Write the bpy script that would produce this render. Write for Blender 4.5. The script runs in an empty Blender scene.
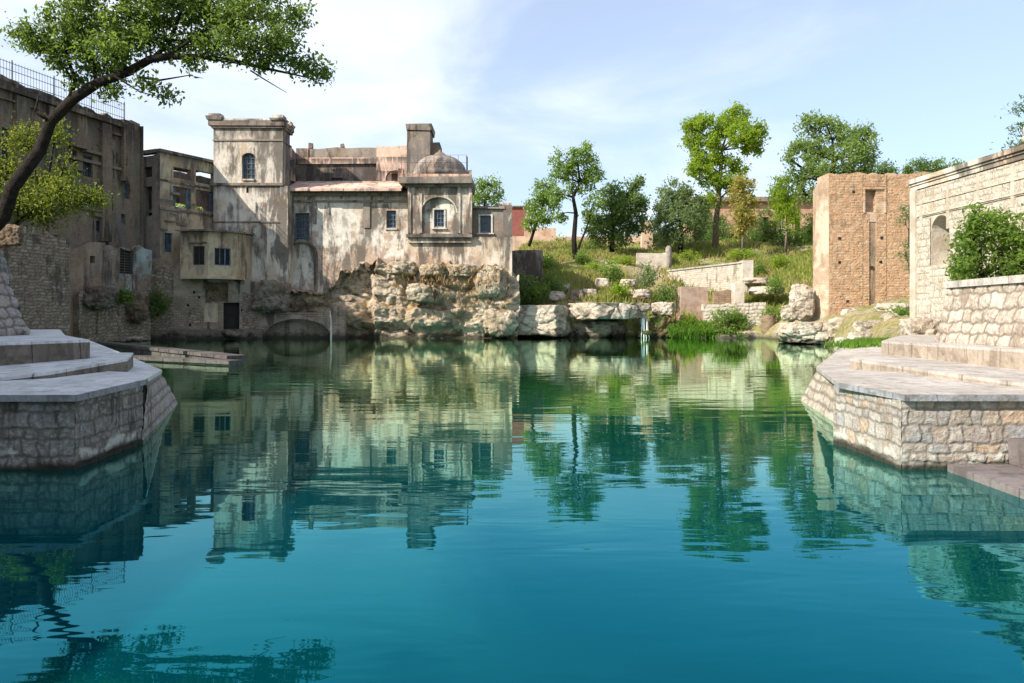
import bpy, bmesh, math, random
import numpy as np
from mathutils import Vector, noise

# ------------------------------------------------------------------ camera, sky, sun
SC = bpy.context.scene
F, HZ, EYE = 780.0, 313.0, 2.0            # focal length in pixels, horizon row, eye height (m)
cam = bpy.data.cameras.new('camera')
cam.sensor_width = 36.0
cam.lens = F / 1024 * 36.0
cam.shift_y = -(341.5 - HZ) / 1024
cam.clip_start, cam.clip_end = 0.1, 3000
cam_ob = bpy.data.objects.new('camera', cam)
cam_ob.location = (0, 0, EYE)
cam_ob.rotation_euler = (math.radians(90), 0, 0)
SC.collection.objects.link(cam_ob)
SC.camera = cam_ob

SUN_AZ = math.radians(237)                # clockwise from +Y
SUN_EL = math.radians(35)
world = bpy.data.worlds.new('World')
SC.world = world
world.use_nodes = True
wn, wl = world.node_tree.nodes, world.node_tree.links
wn.clear()
w_out = wn.new('ShaderNodeOutputWorld')
w_bg = wn.new('ShaderNodeBackground')
w_bg.inputs['Strength'].default_value = 0.125
w_sky = wn.new('ShaderNodeTexSky')
w_sky.sky_type = 'NISHITA'
w_sky.sun_disc = False
w_sky.sun_elevation = SUN_EL
w_sky.sun_rotation = SUN_AZ
w_sky.altitude = 0
w_sky.air_density = 1.0
w_sky.dust_density = 2.2
w_sky.ozone_density = 3.2
w_tc = wn.new('ShaderNodeTexCoord')
w_sep = wn.new('ShaderNodeSeparateXYZ')
wl.new(w_tc.outputs['Generated'], w_sep.inputs[0])


def wmath(op, a, b=None, clamp=False):
    n = wn.new('ShaderNodeMath')
    n.operation = op
    n.use_clamp = clamp
    for i, v in enumerate((a, b)):
        if v is None:
            continue
        if isinstance(v, (int, float)):
            n.inputs[i].default_value = v
        else:
            wl.new(v, n.inputs[i])
    return n.outputs[0]


w_h = wmath('ADD', wmath('MAXIMUM', w_sep.outputs[2], 0.0), 0.22)
w_cx = wmath('DIVIDE', w_sep.outputs[0], w_h)
w_cy = wmath('DIVIDE', w_sep.outputs[1], w_h)
w_cmb = wn.new('ShaderNodeCombineXYZ')
wl.new(w_cx, w_cmb.inputs[0])
wl.new(w_cy, w_cmb.inputs[1])
w_n = wn.new('ShaderNodeTexNoise')
w_n.inputs['Scale'].default_value = 1.5
w_n.inputs['Detail'].default_value = 9
w_n.inputs['Roughness'].default_value = 0.55
w_n.inputs['Distortion'].default_value = 0.35
w_map = wn.new('ShaderNodeMapping')
w_map.inputs['Location'].default_value = (3.1, 1.7, 0.4)
wl.new(w_cmb.outputs[0], w_map.inputs[0])
wl.new(w_map.outputs[0], w_n.inputs['Vector'])
# more cloud towards the west (left), clear to the right
w_bias = wmath('MULTIPLY', w_sep.outputs[0], -0.3)
w_f = wmath('ADD', w_n.outputs['Fac'], w_bias)
w_r = wn.new('ShaderNodeMapRange')
w_r.interpolation_type = 'SMOOTHSTEP'
w_r.inputs['From Min'].default_value = 0.36
w_r.inputs['From Max'].default_value = 0.78
w_r.inputs['To Min'].default_value = 0.26
w_r.inputs['To Max'].default_value = 0.76
wl.new(w_f, w_r.inputs['Value'])
w_mix = wn.new('ShaderNodeMix')
w_mix.data_type = 'RGBA'
wl.new(w_r.outputs[0], w_mix.inputs['Factor'])
wl.new(w_sky.outputs[0], w_mix.inputs['A'])
w_mix.inputs['B'].default_value = (5.5, 5.75, 6.3, 1)
wl.new(w_mix.outputs['Result'], w_bg.inputs['Color'])
wl.new(w_bg.outputs[0], w_out.inputs[0])

sun = bpy.data.lights.new('sun', 'SUN')
sun.energy = 4.4
sun.angle = math.radians(0.5)
sun.color = (1.0, 0.93, 0.82)
sun_ob = bpy.data.objects.new('sun', sun)
to_sun = Vector((math.sin(SUN_AZ) * math.cos(SUN_EL), math.cos(SUN_AZ) * math.cos(SUN_EL), math.sin(SUN_EL)))
sun_ob.rotation_euler = to_sun.to_track_quat('Z', 'Y').to_euler()
sun_ob.location = (-40, -20, 50)
SC.collection.objects.link(sun_ob)

SC.view_settings.view_transform = 'Standard'
SC.view_settings.look = 'None'
SC.view_settings.gamma = 1
SC.view_settings.use_curve_mapping = False
SC.view_settings.exposure = 0.88
SC.cycles.use_denoising = True
SC.cycles.max_bounces = 6
SC.cycles.transparent_max_bounces = 8


# ------------------------------------------------------------------ helpers
def X(px, Y): return (px - 512) / F * Y
def Z(py, Y): return EYE - (py - HZ) / F * Y
def P(px, py, Y): return Vector((X(px, Y), Y, Z(py, Y)))


ORG = {}


def tag(o, label=None, cat=None, group=None, kind=None):
    if label: o['label'] = label
    if cat:
        o['category'] = cat
        o['kind'] = 'thing'
    if group: o['group'] = group
    if kind: o['kind'] = kind
    return o


def thing(name, loc, label, cat, group=None):
    o = bpy.data.objects.new(name, None)
    o.empty_display_size = 0.3
    o.location = loc
    SC.collection.objects.link(o)
    ORG[o.name] = Vector(loc)
    return tag(o, label, cat, group)


class MB:
    """collects world-space geometry, then links it as one mesh object"""

    def __init__(self):
        self.v, self.f, self.a = [], [], {}

    def quad(self, *pts):
        i = len(self.v)
        self.v += [tuple(p) for p in pts]
        self.f.append(tuple(range(i, i + len(pts))))

    def box(self, x0, x1, y0, y1, z0, z1, tap=0.0, jit=0.0, rnd=random):
        i = len(self.v)
        for z, t in ((z0, 0), (z1, tap)):
            for x, y in ((x0 + t, y0 + t), (x1 - t, y0 + t), (x1 - t, y1 - t), (x0 + t, y1 - t)):
                self.v.append((x + rnd.uniform(-jit, jit), y + rnd.uniform(-jit, jit), z + rnd.uniform(-jit, jit)))
        for q in ((3, 2, 1, 0), (4, 5, 6, 7), (0, 1, 5, 4), (1, 2, 6, 5), (2, 3, 7, 6), (3, 0, 4, 7)):
            self.f.append(tuple(i + k for k in q))

    def prism(self, top, z0):
        """top: list of (x,y,z) counter-clockwise from above; z0: bottom height (number) or thickness as ('t', d)"""
        n = len(top)
        i = len(self.v)
        self.v += [tuple(p) for p in top]
        self.v += [(p[0], p[1], (p[2] - z0[1]) if isinstance(z0, tuple) else z0) for p in top]
        self.f.append(tuple(range(i, i + n)))
        self.f.append(tuple(range(i + 2 * n - 1, i + n - 1, -1)))
        for k in range(n):
            m = (k + 1) % n
            self.f.append((i + k, i + n + k, i + n + m, i + m))

    def obox(self, A, B, z0, z1, d0, d1):
        """box along A->B (2D), from offset d0 (towards the viewer side) to d1 behind"""
        A, B = Vector(A), Vector(B)
        d = (B - A).normalized()
        n = Vector((d.y, -d.x))
        pts = [A + n * d0, B + n * d0, B - n * d1, A - n * d1]
        self.prism([(p.x, p.y, z1) for p in pts], z0)

    def tube(self, pts, radii, sides=8, cap=True):
        pts = [Vector(p) for p in pts]
        i0 = len(self.v)
        up = Vector((0.13, 0.97, 0.2))
        for k, p in enumerate(pts):
            a, b = pts[max(0, k - 1)], pts[min(len(pts) - 1, k + 1)]
            d = (b - a).normalized()
            s = d.cross(up)
            if s.length < 1e-3:
                s = d.cross(Vector((1, 0, 0)))
            s.normalize()
            t = d.cross(s)
            for j in range(sides):
                an = 2 * math.pi * j / sides
                q = p + (s * math.cos(an) + t * math.sin(an)) * radii[k]
                self.v.append(tuple(q))
        for k in range(len(pts) - 1):
            for j in range(sides):
                a = i0 + k * sides + j
                b = i0 + k * sides + (j + 1) % sides
                self.f.append((a, b, b + sides, a + sides))
        if cap:
            self.f.append(tuple(i0 + j for j in range(sides))[::-1])
            e = i0 + (len(pts) - 1) * sides
            self.f.append(tuple(e + j for j in range(sides)))

    def lathe(self, c, prof, sides=28, rib=0.0, nrib=0):
        i0 = len(self.v)
        for r, z in prof:
            for j in range(sides):
                an = 2 * math.pi * j / sides
                rr = r * (1 + rib * math.cos(nrib * an))
                self.v.append((c[0] + rr * math.cos(an), c[1] + rr * math.sin(an), z))
        for k in range(len(prof) - 1):
            for j in range(sides):
                a = i0 + k * sides + j
                b = i0 + k * sides + (j + 1) % sides
                self.f.append((a, b, b + sides, a + sides))
        self.f.append(tuple(i0 + j for j in range(sides))[::-1])
        e = i0 + (len(prof) - 1) * sides
        self.f.append(tuple(e + j for j in range(sides)))

    def panel(self, A, B, z0, z1, th, ops=(), z1b=None, rag=0.0, step=0.6, seed=0, body=0.0, gap=0.02):
        """upright wall from A to B (left to right seen from the front) with openings
        ops: (u0,u1,w0,w1[,'arch']) u along the wall, w world height; rag: ragged top edge"""
        rnd = random.Random(seed)
        A, B = Vector(A), Vector(B)
        L = (B - A).length
        d = (B - A) / L
        n = Vector((d.y, -d.x))
        z1b = z1 if z1b is None else z1b
        us = {0.0, L}
        zs = {z0, min(z1, z1b) - (0.6 if (rag or z1 != z1b) else 0)}
        zs.add('top')
        for o in ops:
            us |= {o[0], o[1]}
            zs |= {o[2], o[3]}
        if rag:
            k = max(1, int(L / step))
            for q in range(1, k):
                u = L * q / k + rnd.uniform(-.2, .2) * step
                if all(abs(u - w) > 0.12 for w in us):
                    us.add(u)
        us = sorted(us)
        zs.discard('top')
        zs = sorted(z for z in zs)
        if not (rag or z1 != z1b):
            zs = sorted(set(zs) | {z1})
        else:
            zs = zs + [None]
        topz = []
        cur = 0
        for u in us:
            cur = 0.6 * cur + rnd.uniform(-rag, rag)
            topz.append(z1 + (z1b - z1) * u / L + cur - rag * 0.5)

        def pt(iu, iz, back):
            u = us[iu]
            z = zs[iz] if zs[iz] is not None else topz[iu]
            q = A + d * u - n * (th if back else 0)
            return (q.x, q.y, z)
        nu, nz = len(us) - 1, len(zs) - 1
        fill = [[True] * nz for _ in range(nu)]
        for o in ops:
            for iu in range(nu):
                for iz in range(nz):
                    top = zs[iz + 1] if zs[iz + 1] is not None else 1e9
                    if us[iu] >= o[0] - 1e-6 and us[iu + 1] <= o[1] + 1e-6 and zs[iz] >= o[2] - 1e-6 and top <= o[3] + 1e-6:
                        fill[iu][iz] = False
        ok = lambda a, b: 0 <= a < nu and 0 <= b < nz and fill[a][b]
        for iu in range(nu):
            for iz in range(nz):
                if not fill[iu][iz]:
                    continue
                a, b, c, e = pt(iu, iz, 0), pt(iu + 1, iz, 0), pt(iu + 1, iz + 1, 0), pt(iu, iz + 1, 0)
                a2, b2, c2, e2 = pt(iu, iz, 1), pt(iu + 1, iz, 1), pt(iu + 1, iz + 1, 1), pt(iu, iz + 1, 1)
                self.quad(a, b, c, e)
                self.quad(b2, a2, e2, c2)
                if not ok(iu - 1, iz): self.quad(a2, a, e, e2)
                if not ok(iu + 1, iz): self.quad(b, b2, c2, c)
                if not ok(iu, iz + 1): self.quad(e, c, c2, e2)
                if not ok(iu, iz - 1): self.quad(a2, b2, b, a)
        for o in ops:
            if len(o) > 4:
                u0, u1, w0, w1 = o[:4]
                hw = (u1 - u0) / 2
                rise = o[5] if len(o) > 5 else hw
                N = 12
                arc = []
                for k in range(N + 1):
                    t = math.pi * (1 - k / N)
                    arc.append((u0 + hw + hw * math.cos(t), w1 - rise + (rise - 0.03) * math.sin(t)))
                for k in range(N):
                    (ua, wa), (ub, wb) = arc[k], arc[k + 1]
                    q = lambda u, w, bk: (lambda v: (v.x, v.y, w))(A + d * u - n * (th if bk else 0))
                    self.quad(q(ua, wa, 0), q(ub, wb, 0), q(ub, w1, 0), q(ua, w1, 0))
                    self.quad(q(ub, wb, 1), q(ua, wa, 1), q(ua, w1, 1), q(ub, w1, 1))
                    self.quad(q(ua, wa, 1), q(ub, wb, 1), q(ub, wb, 0), q(ua, wa, 0))
        if body:
            self.obox(A, B, z0, min(z1, z1b) - 0.3, -th - gap, body)

    def build(self, name, mat, parent=None, smooth=False, origin=None):
        me = bpy.data.meshes.new(name)
        v = np.array(self.v, dtype=float).reshape(-1, 3)
        if parent is not None:
            org = ORG[parent.name]
        elif origin is not None:
            org = Vector(origin)
        else:
            org = Vector(((v[:, 0].min() + v[:, 0].max()) / 2, (v[:, 1].min() + v[:, 1].max()) / 2, v[:, 2].min()))
        me.from_pydata((v - np.array(org)).tolist(), [], self.f)
        for k, (dom, arr) in self.a.items():
            at = me.attributes.new(k, 'FLOAT', dom)
            at.data.foreach_set('value', np.asarray(arr, dtype=np.float32))
        if smooth:
            me.polygons.foreach_set('use_smooth', [True] * len(me.polygons))
        me.materials.append(mat)
        me.update()
        o = bpy.data.objects.new(name, me)
        SC.collection.objects.link(o)
        ORG[o.name] = org
        if parent is not None:
            o.parent = parent
        else:
            o.location = org
        return o


def on_line(px, A, B):
    """distance along the wall A->B where the view column px meets it, and the depth there"""
    A, B = Vector(A), Vector(B)
    k = (px - 512) / F
    d = (B - A).normalized()
    # A.x + u d.x = k (A.y + u d.y)
    u = (k * A.y - A.x) / (d.x - k * d.y)
    return u, A.y + u * d.y


def op(A, B, x0, x1, y0, y1, *arch):
    u0, Y0 = on_line(x0, A, B)
    u1, Y1 = on_line(x1, A, B)
    Ym = (Y0 + Y1) / 2
    return (u0, u1, Z(y1, Ym), Z(y0, Ym)) + arch


# ------------------------------------------------------------------ materials
class Mat:
    def __init__(self, name, rough=0.9, spec=0.25):
        self.m = bpy.data.materials.new(name)
        self.m.use_nodes = True
        self.t = self.m.node_tree
        self.b = self.t.nodes['Principled BSDF']
        self.b.inputs['Roughness'].default_value = rough
        self.b.inputs['Specular IOR Level'].default_value = spec
        g = self.t.nodes.new('ShaderNodeNewGeometry')
        self.pos = g.outputs['Position']
        self.nrm = g.outputs['Normal']

    def _in(self, s, v):
        if isinstance(v, (int, float)):
            s.default_value = v
        elif isinstance(v, tuple):
            s.default_value = v if len(v) == len(s.default_value) else tuple(v) + (1,)
        else:
            self.t.links.new(v, s)

    def math(self, op_, a, b=0.0, clamp=False):
        n = self.t.nodes.new('ShaderNodeMath')
        n.operation = op_
        n.use_clamp = clamp
        self._in(n.inputs[0], a)
        self._in(n.inputs[1], b)
        return n.outputs[0]

    def scale(self, v, s, off=(0, 0, 0)):
        n = self.t.nodes.new('ShaderNodeMapping')
        n.inputs['Scale'].default_value = s
        n.inputs['Location'].default_value = off
        self._in(n.inputs['Vector'], v)
        return n.outputs[0]

    def noise(self, s, detail=5, rough=0.55, vec=None, off=(0, 0, 0), dist=0.0):
        if isinstance(s, (int, float)):
            s = (s, s, s)
        n = self.t.nodes.new('ShaderNodeTexNoise')
        n.inputs['Scale'].default_value = 1.0
        n.inputs['Detail'].default_value = detail
        n.inputs['Roughness'].default_value = rough
        n.inputs['Distortion'].default_value = dist
        self.t.links.new(self.scale(vec or self.pos, s, off), n.inputs['Vector'])
        # the raw noise sits close to 0.5: stretch it
        return self.math('ADD', self.math('MULTIPLY', n.outputs['Fac'], 1.75), -0.375)

    def step(self, v, a, b, lo=0.0, hi=1.0):
        n = self.t.nodes.new('ShaderNodeMapRange')
        n.interpolation_type = 'SMOOTHSTEP'
        self._in(n.inputs['Value'], v)
        n.inputs['From Min'].default_value = a
        n.inputs['From Max'].default_value = b
        n.inputs['To Min'].default_value = lo
        n.inputs['To Max'].default_value = hi
        return n.outputs[0]

    def mix(self, f, a, b, blend='MIX'):
        n = self.t.nodes.new('ShaderNodeMix')
        n.data_type = 'RGBA'
        n.blend_type = blend
        self._in(n.inputs['Factor'], f)
        self._in(n.inputs['A'], a)
        self._in(n.inputs['B'], b)
        return n.outputs['Result']

    def ramp(self, f, stops):
        n = self.t.nodes.new('ShaderNodeValToRGB')
        el = n.color_ramp.elements
        while len(el) < len(stops):
            el.new(0.5)
        for e, (p, c) in zip(el, stops):
            e.position = p
            e.color = tuple(c) + (1,)
        self._in(n.inputs[0], f)
        return n.outputs[0]

    def attr(self, name):
        n = self.t.nodes.new('ShaderNodeAttribute')
        n.attribute_name = name
        return n.outputs['Fac']

    def z(self):
        n = self.t.nodes.new('ShaderNodeSeparateXYZ')
        self.t.links.new(self.pos, n.inputs[0])
        return n.outputs[2]

    def uz(self, d):
        n = self.t.nodes.new('ShaderNodeVectorMath')
        n.operation = 'DOT_PRODUCT'
        self.t.links.new(self.pos, n.inputs[0])
        n.inputs[1].default_value = (d[0], d[1], 0)
        c = self.t.nodes.new('ShaderNodeCombineXYZ')
        self.t.links.new(n.outputs['Value'], c.inputs[0])
        self.t.links.new(self.z(), c.inputs[1])
        return c.outputs[0]

    def brick(self, d, c1, c2, mortar, w=0.25, h=0.09, m=0.012):
        n = self.t.nodes.new('ShaderNodeTexBrick')
        self.t.links.new(self.uz(d), n.inputs['Vector'])
        n.inputs['Color1'].default_value = tuple(c1) + (1,)
        n.inputs['Color2'].default_value = tuple(c2) + (1,)
        n.inputs['Mortar'].default_value = tuple(mortar) + (1,)
        n.inputs['Scale'].default_value = 1
        n.inputs['Mortar Size'].default_value = m
        n.inputs['Mortar Smooth'].default_value = 0.3
        n.inputs['Brick Width'].default_value = w
        n.inputs['Row Height'].default_value = h
        return n.outputs['Color'], n.outputs['Fac']

    def bump(self, h, dist=0.03, strength=1.0, prev=None):
        n = self.t.nodes.new('ShaderNodeBump')
        n.inputs['Strength'].default_value = strength
        n.inputs['Distance'].default_value = dist
        self._in(n.inputs['Height'], h)
        if prev is not None:
            self.t.links.new(prev, n.inputs['Normal'])
        self.t.links.new(n.outputs[0], self.b.inputs['Normal'])
        return n.outputs[0]

    def color(self, c):
        self._in(self.b.inputs['Base Color'], c)
        return self.m


def plaster(name, base, base2, dark, under, d=(1, 0), peel=0.55, mould=0.55, bands=(), s=1.0, seed=0.0, low=None):
    """weathered lime plaster: blotches, mildew runs, peeled patches showing brick"""
    M = Mat(name)
    o = (seed * 7.3, seed * 3.1, seed * 5.7)
    big = M.noise(0.22 * s, 6, 0.6, off=o)
    med = M.noise(0.9 * s, 7, 0.65, off=o)
    fine = M.noise(5.0, 6, 0.65)
    streak = M.noise((1.1 * s, 1.1 * s, 0.2 * s), 8, 0.7, off=o, dist=0.5)
    streak2 = M.noise((3.6 * s, 3.6 * s, 0.22 * s), 4, 0.6, off=(o[1], o[2], o[0]))
    c = M.mix(M.step(big, 0.38, 0.62), base, base2)
    c = M.mix(M.step(med, 0.45, 0.75, 0, 0.35), c, tuple(x * 0.55 for x in base2))
    och = M.noise((0.55 * s, 0.55 * s, 0.28 * s), 6, 0.65, off=(o[1] + 4, o[0] + 2, o[2] + 9))
    c = M.mix(M.step(och, 0.5, 0.72, 0, 0.55), c, (base[0] * 0.72, base[1] * 0.56, base[2] * 0.38))
    bc, bf = M.brick(d, under, tuple(x * 0.72 for x in under), tuple(x * 1.25 for x in under), 0.26, 0.1, 0.014)
    pm = M.math('ADD', M.math('MULTIPLY', med, 0.55), M.math('MULTIPLY', big, 0.45))
    if low is not None:     # plaster lost more often low on the wall
        pm = M.math('ADD', pm, M.step(M.z(), low[0], low[1], 0.1, 0.0))
    c = M.mix(M.step(pm, peel, peel + 0.035), c, bc)
    mm = M.math('ADD', M.math('MULTIPLY', streak, 0.6), M.math('MULTIPLY', big, 0.4))
    c = M.mix(M.step(mm, mould, mould + 0.12, 0, 0.85), c, dark)
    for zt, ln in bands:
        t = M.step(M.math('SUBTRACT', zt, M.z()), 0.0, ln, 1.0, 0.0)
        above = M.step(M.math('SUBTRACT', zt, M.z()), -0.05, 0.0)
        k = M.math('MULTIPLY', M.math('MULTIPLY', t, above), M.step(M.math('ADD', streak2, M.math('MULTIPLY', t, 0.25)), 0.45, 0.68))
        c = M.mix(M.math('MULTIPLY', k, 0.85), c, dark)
    wash = M.noise((0.8 * s, 0.8 * s, 0.3 * s), 7, 0.68, off=(o[2], o[0], o[1]))
    c = M.mix(M.step(wash, 0.52, 0.7, 0.0, 0.55), c, tuple(0.5 * x + 0.5 * y for x, y in zip(dark, (0.2, 0.19, 0.18))))
    c = M.mix(M.step(wash, 0.45, 0.25, 0.0, 0.4), c, tuple(min(0.85, x * 1.3) for x in base))
    c = M.mix(M.step(fine, 0.5, 0.9, 0.0, 0.3), c, tuple(x * 0.6 for x in dark))
    M.bump(M.math('ADD', M.math('MULTIPLY', fine, 0.25), M.math('MULTIPLY', med, 1.0)), 0.04, 0.7)
    return M.color(c)


def brickwork(name, c1, c2, mortar, d=(1, 0), blot=(0.3, 0.26, 0.2), dark=(0.06, 0.05, 0.045), mould=0.62, w=0.25, h=0.09, seed=0.0, pale=0.6, wet=False):
    M = Mat(name)
    o = (seed * 5.1, seed * 2.3, seed * 4.7)
    bc, bf = M.brick(d, c1, c2, mortar, w, h, 0.014)
    big = M.noise(0.3, 7, 0.62, off=o)
    med = M.noise(1.3, 7, 0.66, off=o)
    hor = M.noise((0.6, 0.6, 1.1), 6, 0.65, off=o)
    streak = M.noise((1.4, 1.4, 0.12), 6, 0.62, off=o)
    c = M.mix(M.step(med, 0.4, 0.7, 0, 0.6), bc, tuple(x * 0.62 for x in c2))
    c = M.mix(M.step(M.math('ADD', M.math('MULTIPLY', big, 0.6), M.math('MULTIPLY', hor, 0.4)), pale - 0.08, pale + 0.03, 0, 0.75), c, blot)
    c = M.mix(M.step(M.math('ADD', M.math('MULTIPLY', streak, 0.6), M.math('MULTIPLY', big, 0.4)), mould, mould + 0.12, 0, 0.85), c, dark)
    if wet:
        c = M.mix(M.step(M.math('ADD', M.z(), M.math('MULTIPLY', med, -0.5)), -0.1, 0.35, 0.85, 0.0), c, (0.03, 0.028, 0.02))
    fine = M.noise(7, 5, 0.6)
    M.bump(M.math('ADD', M.math('MULTIPLY', bf, -0.7), M.math('ADD', M.math('MULTIPLY', fine, 0.4), M.math('MULTIPLY', med, 0.5))), 0.04, 0.8)
    return M.color(c)


def stonework(name, pal, mortar, stain=(0.1, 0.09, 0.075), stain_at=0.6, wet=False, salt=False):
    """uses the per-stone attributes written by stone_face"""
    M = Mat(name, 0.88)
    sid, mo = M.attr('sid'), M.attr('mort')
    n = len(pal)
    c = M.ramp(sid, [(i / (n - 1) if n > 1 else 0, p) for i, p in enumerate(pal)])
    med = M.noise(2.2, 7, 0.66)
    fine = M.noise(14, 6, 0.65)
    big = M.noise(0.55, 5, 0.6)
    streak = M.noise((3.5, 3.5, 0.4), 5, 0.62)
    c = M.mix(M.step(med, 0.35, 0.7, 0, 0.55), c, tuple(x * 0.55 for x in pal[n // 2]))
    c = M.mix(M.step(fine, 0.4, 0.7, 0, 0.45), c, tuple(min(1, x * 1.45) for x in pal[-1]))
    c = M.mix(M.math('MULTIPLY', mo, 0.85), c, mortar)
    c = M.mix(M.step(M.math('ADD', M.math('MULTIPLY', streak, 0.5), M.math('MULTIPLY', big, 0.5)), stain_at, stain_at + 0.12, 0, 0.75), c, stain)
    if salt:
        zz = M.math('ADD', M.z(), M.math('MULTIPLY', M.noise((2, 2, 2), 4), -0.22))
        k = M.math('MULTIPLY', M.step(zz, -0.04, 0.04), M.step(zz, 0.08, 0.18, 1, 0))
        c = M.mix(M.math('MULTIPLY', k, M.step(M.noise(3.0, 5), 0.42, 0.6)), c, (0.5, 0.48, 0.42))
    if wet:
        zz = M.math('ADD', M.z(), M.math('MULTIPLY', M.noise(1.5, 4), -0.12))
        c = M.mix(M.step(zz, -0.03, 0.08, 0.95, 0), c, (0.022, 0.02, 0.012))
    M.bump(M.math('ADD', fine, M.math('MULTIPLY', med, 1.2)), 0.03, 0.9)
    return M.color(c)


def rock_mat(name, base, warm, dark, dry=0.0, moss=0.0, wet=True, s=1.0):
    M = Mat(name, 0.92)
    big = M.noise(0.35 * s, 6, 0.6)
    med = M.noise(1.4 * s, 8, 0.68)
    fine = M.noise(7 * s, 7, 0.68)
    lay = M.noise((0.6 * s, 0.6 * s, 1.7 * s), 7, 0.65, dist=1.2)
    c = M.mix(M.step(big, 0.38, 0.62), base, warm)
    c = M.mix(M.step(lay, 0.45, 0.66, 0, 0.6), c, tuple(x * 0.55 for x in warm))
    c = M.mix(M.step(med, 0.53, 0.68, 0, 0.8), c, dark)
    c = M.mix(M.step(fine, 0.5, 0.72, 0, 0.4), c, tuple(min(1, x * 1.3) for x in base))
    up = M.t.nodes.new('ShaderNodeSeparateXYZ')
    M.t.links.new(M.nrm, up.inputs[0])
    if dry:
        k = M.math('MULTIPLY', M.step(up.outputs[2], 0.25, 0.7), M.step(M.noise(0.8, 6), 0.6 - dry, 0.68 - dry))
        c = M.mix(k, c, (0.26, 0.17, 0.07))
    if moss:
        k = M.step(M.noise(0.9, 6, off=(3, 3, 3)), 0.6 - moss, 0.7 - moss)
        c = M.mix(k, c, (0.06, 0.085, 0.018))
    if wet:
        zz = M.math('ADD', M.z(), M.math('MULTIPLY', med, -0.7))
        c = M.mix(M.step(zz, -0.25, 0.25, 0.9, 0), c, (0.03, 0.026, 0.018))
    M.bump(M.math('ADD', M.math('MULTIPLY', fine, 0.4), M.math('ADD', med, M.math('MULTIPLY', lay, 0.3))), 0.16, 1.0)
    return M.color(c)


def simple(name, c, c2=None, sc=3.0, rough=0.9, spec=0.25, bump=0.01):
    M = Mat(name, rough, spec)
    c2 = c2 or tuple(x * 0.6 for x in c)
    n = M.noise(sc, 7, 0.65)
    col = M.mix(M.step(n, 0.35, 0.68), c, c2)
    M.bump(M.noise(sc * 4, 5), bump, 0.8)
    return M.color(col)


def concrete(name, c, c2, dark):
    M = Mat(name, 0.85)
    a, b, f = M.noise(0.8, 7, 0.62), M.noise(3.0, 7, 0.65), M.noise(16, 5, 0.6)
    st = M.noise((5, 5, 0.7), 5)
    col = M.mix(M.step(a, 0.38, 0.62), c, c2)
    col = M.mix(M.step(b, 0.5, 0.72, 0, 0.6), col, dark)
    col = M.mix(M.step(st, 0.58, 0.75, 0, 0.5), col, dark)
    col = M.mix(M.step(f, 0.45, 0.7, 0, 0.25), col, tuple(x * 0.6 for x in c2))
    jn = M.t.nodes.new('ShaderNodeTexBrick')
    wv = M.t.nodes.new('ShaderNodeVectorMath')
    M.t.links.new(M.pos, wv.inputs[0])
    wob_ = M.t.nodes.new('ShaderNodeCombineXYZ')
    M.t.links.new(M.math('MULTIPLY', b, 0.06), wob_.inputs[0])
    M.t.links.new(M.math('MULTIPLY', a, 0.1), wob_.inputs[1])
    M.t.links.new(wob_.outputs[0], wv.inputs[1])
    M.t.links.new(wv.outputs[0], jn.inputs['Vector'])
    for k_, v_ in (('Scale', 1), ('Mortar Size', 0.012), ('Mortar Smooth', 0.4), ('Brick Width', 1.35), ('Row Height', 0.85)):
        jn.inputs[k_].default_value = v_
    col = M.mix(M.math('MULTIPLY', jn.outputs['Fac'], M.step(b, 0.25, 0.7, 0.25, 0.85)), col, tuple(x * 0.45 for x in dark))
    worn = M.noise((1.7, 0.9, 1.7), 8, 0.72, dist=0.8)
    col = M.mix(M.step(worn, 0.62, 0.8, 0, 0.55), col, tuple(x * 0.7 for x in dark))
    M.bump(M.math('ADD', M.math('ADD', f, b), M.math('MULTIPLY', jn.outputs['Fac'], -1.0)), 0.015, 0.7)
    return M.color(col)


def leaf_mat(name, c1, c2, c3, trans=0.35):
    M = Mat(name, 0.55, 0.3)
    r = M.attr('rnd')
    cl = M.noise(0.5, 3)
    col = M.ramp(r, [(0, c1), (0.55, c2), (1, c3)])
    col = M.mix(M.step(cl, 0.35, 0.65, 0, 0.35), col, c1)
    M.color(col)
    tr = M.t.nodes.new('ShaderNodeBsdfTranslucent')
    M.t.links.new(M.mix(0.5, col, tuple(min(1, x * 1.6) for x in c3)), tr.inputs[0])
    ms = M.t.nodes.new('ShaderNodeMixShader')
    ms.inputs[0].default_value = trans
    M.t.links.new(M.b.outputs[0], ms.inputs[1])
    M.t.links.new(tr.outputs[0], ms.inputs[2])
    M.t.links.new(ms.outputs[0], M.t.nodes['Material Output'].inputs[0])
    return M.m


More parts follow.
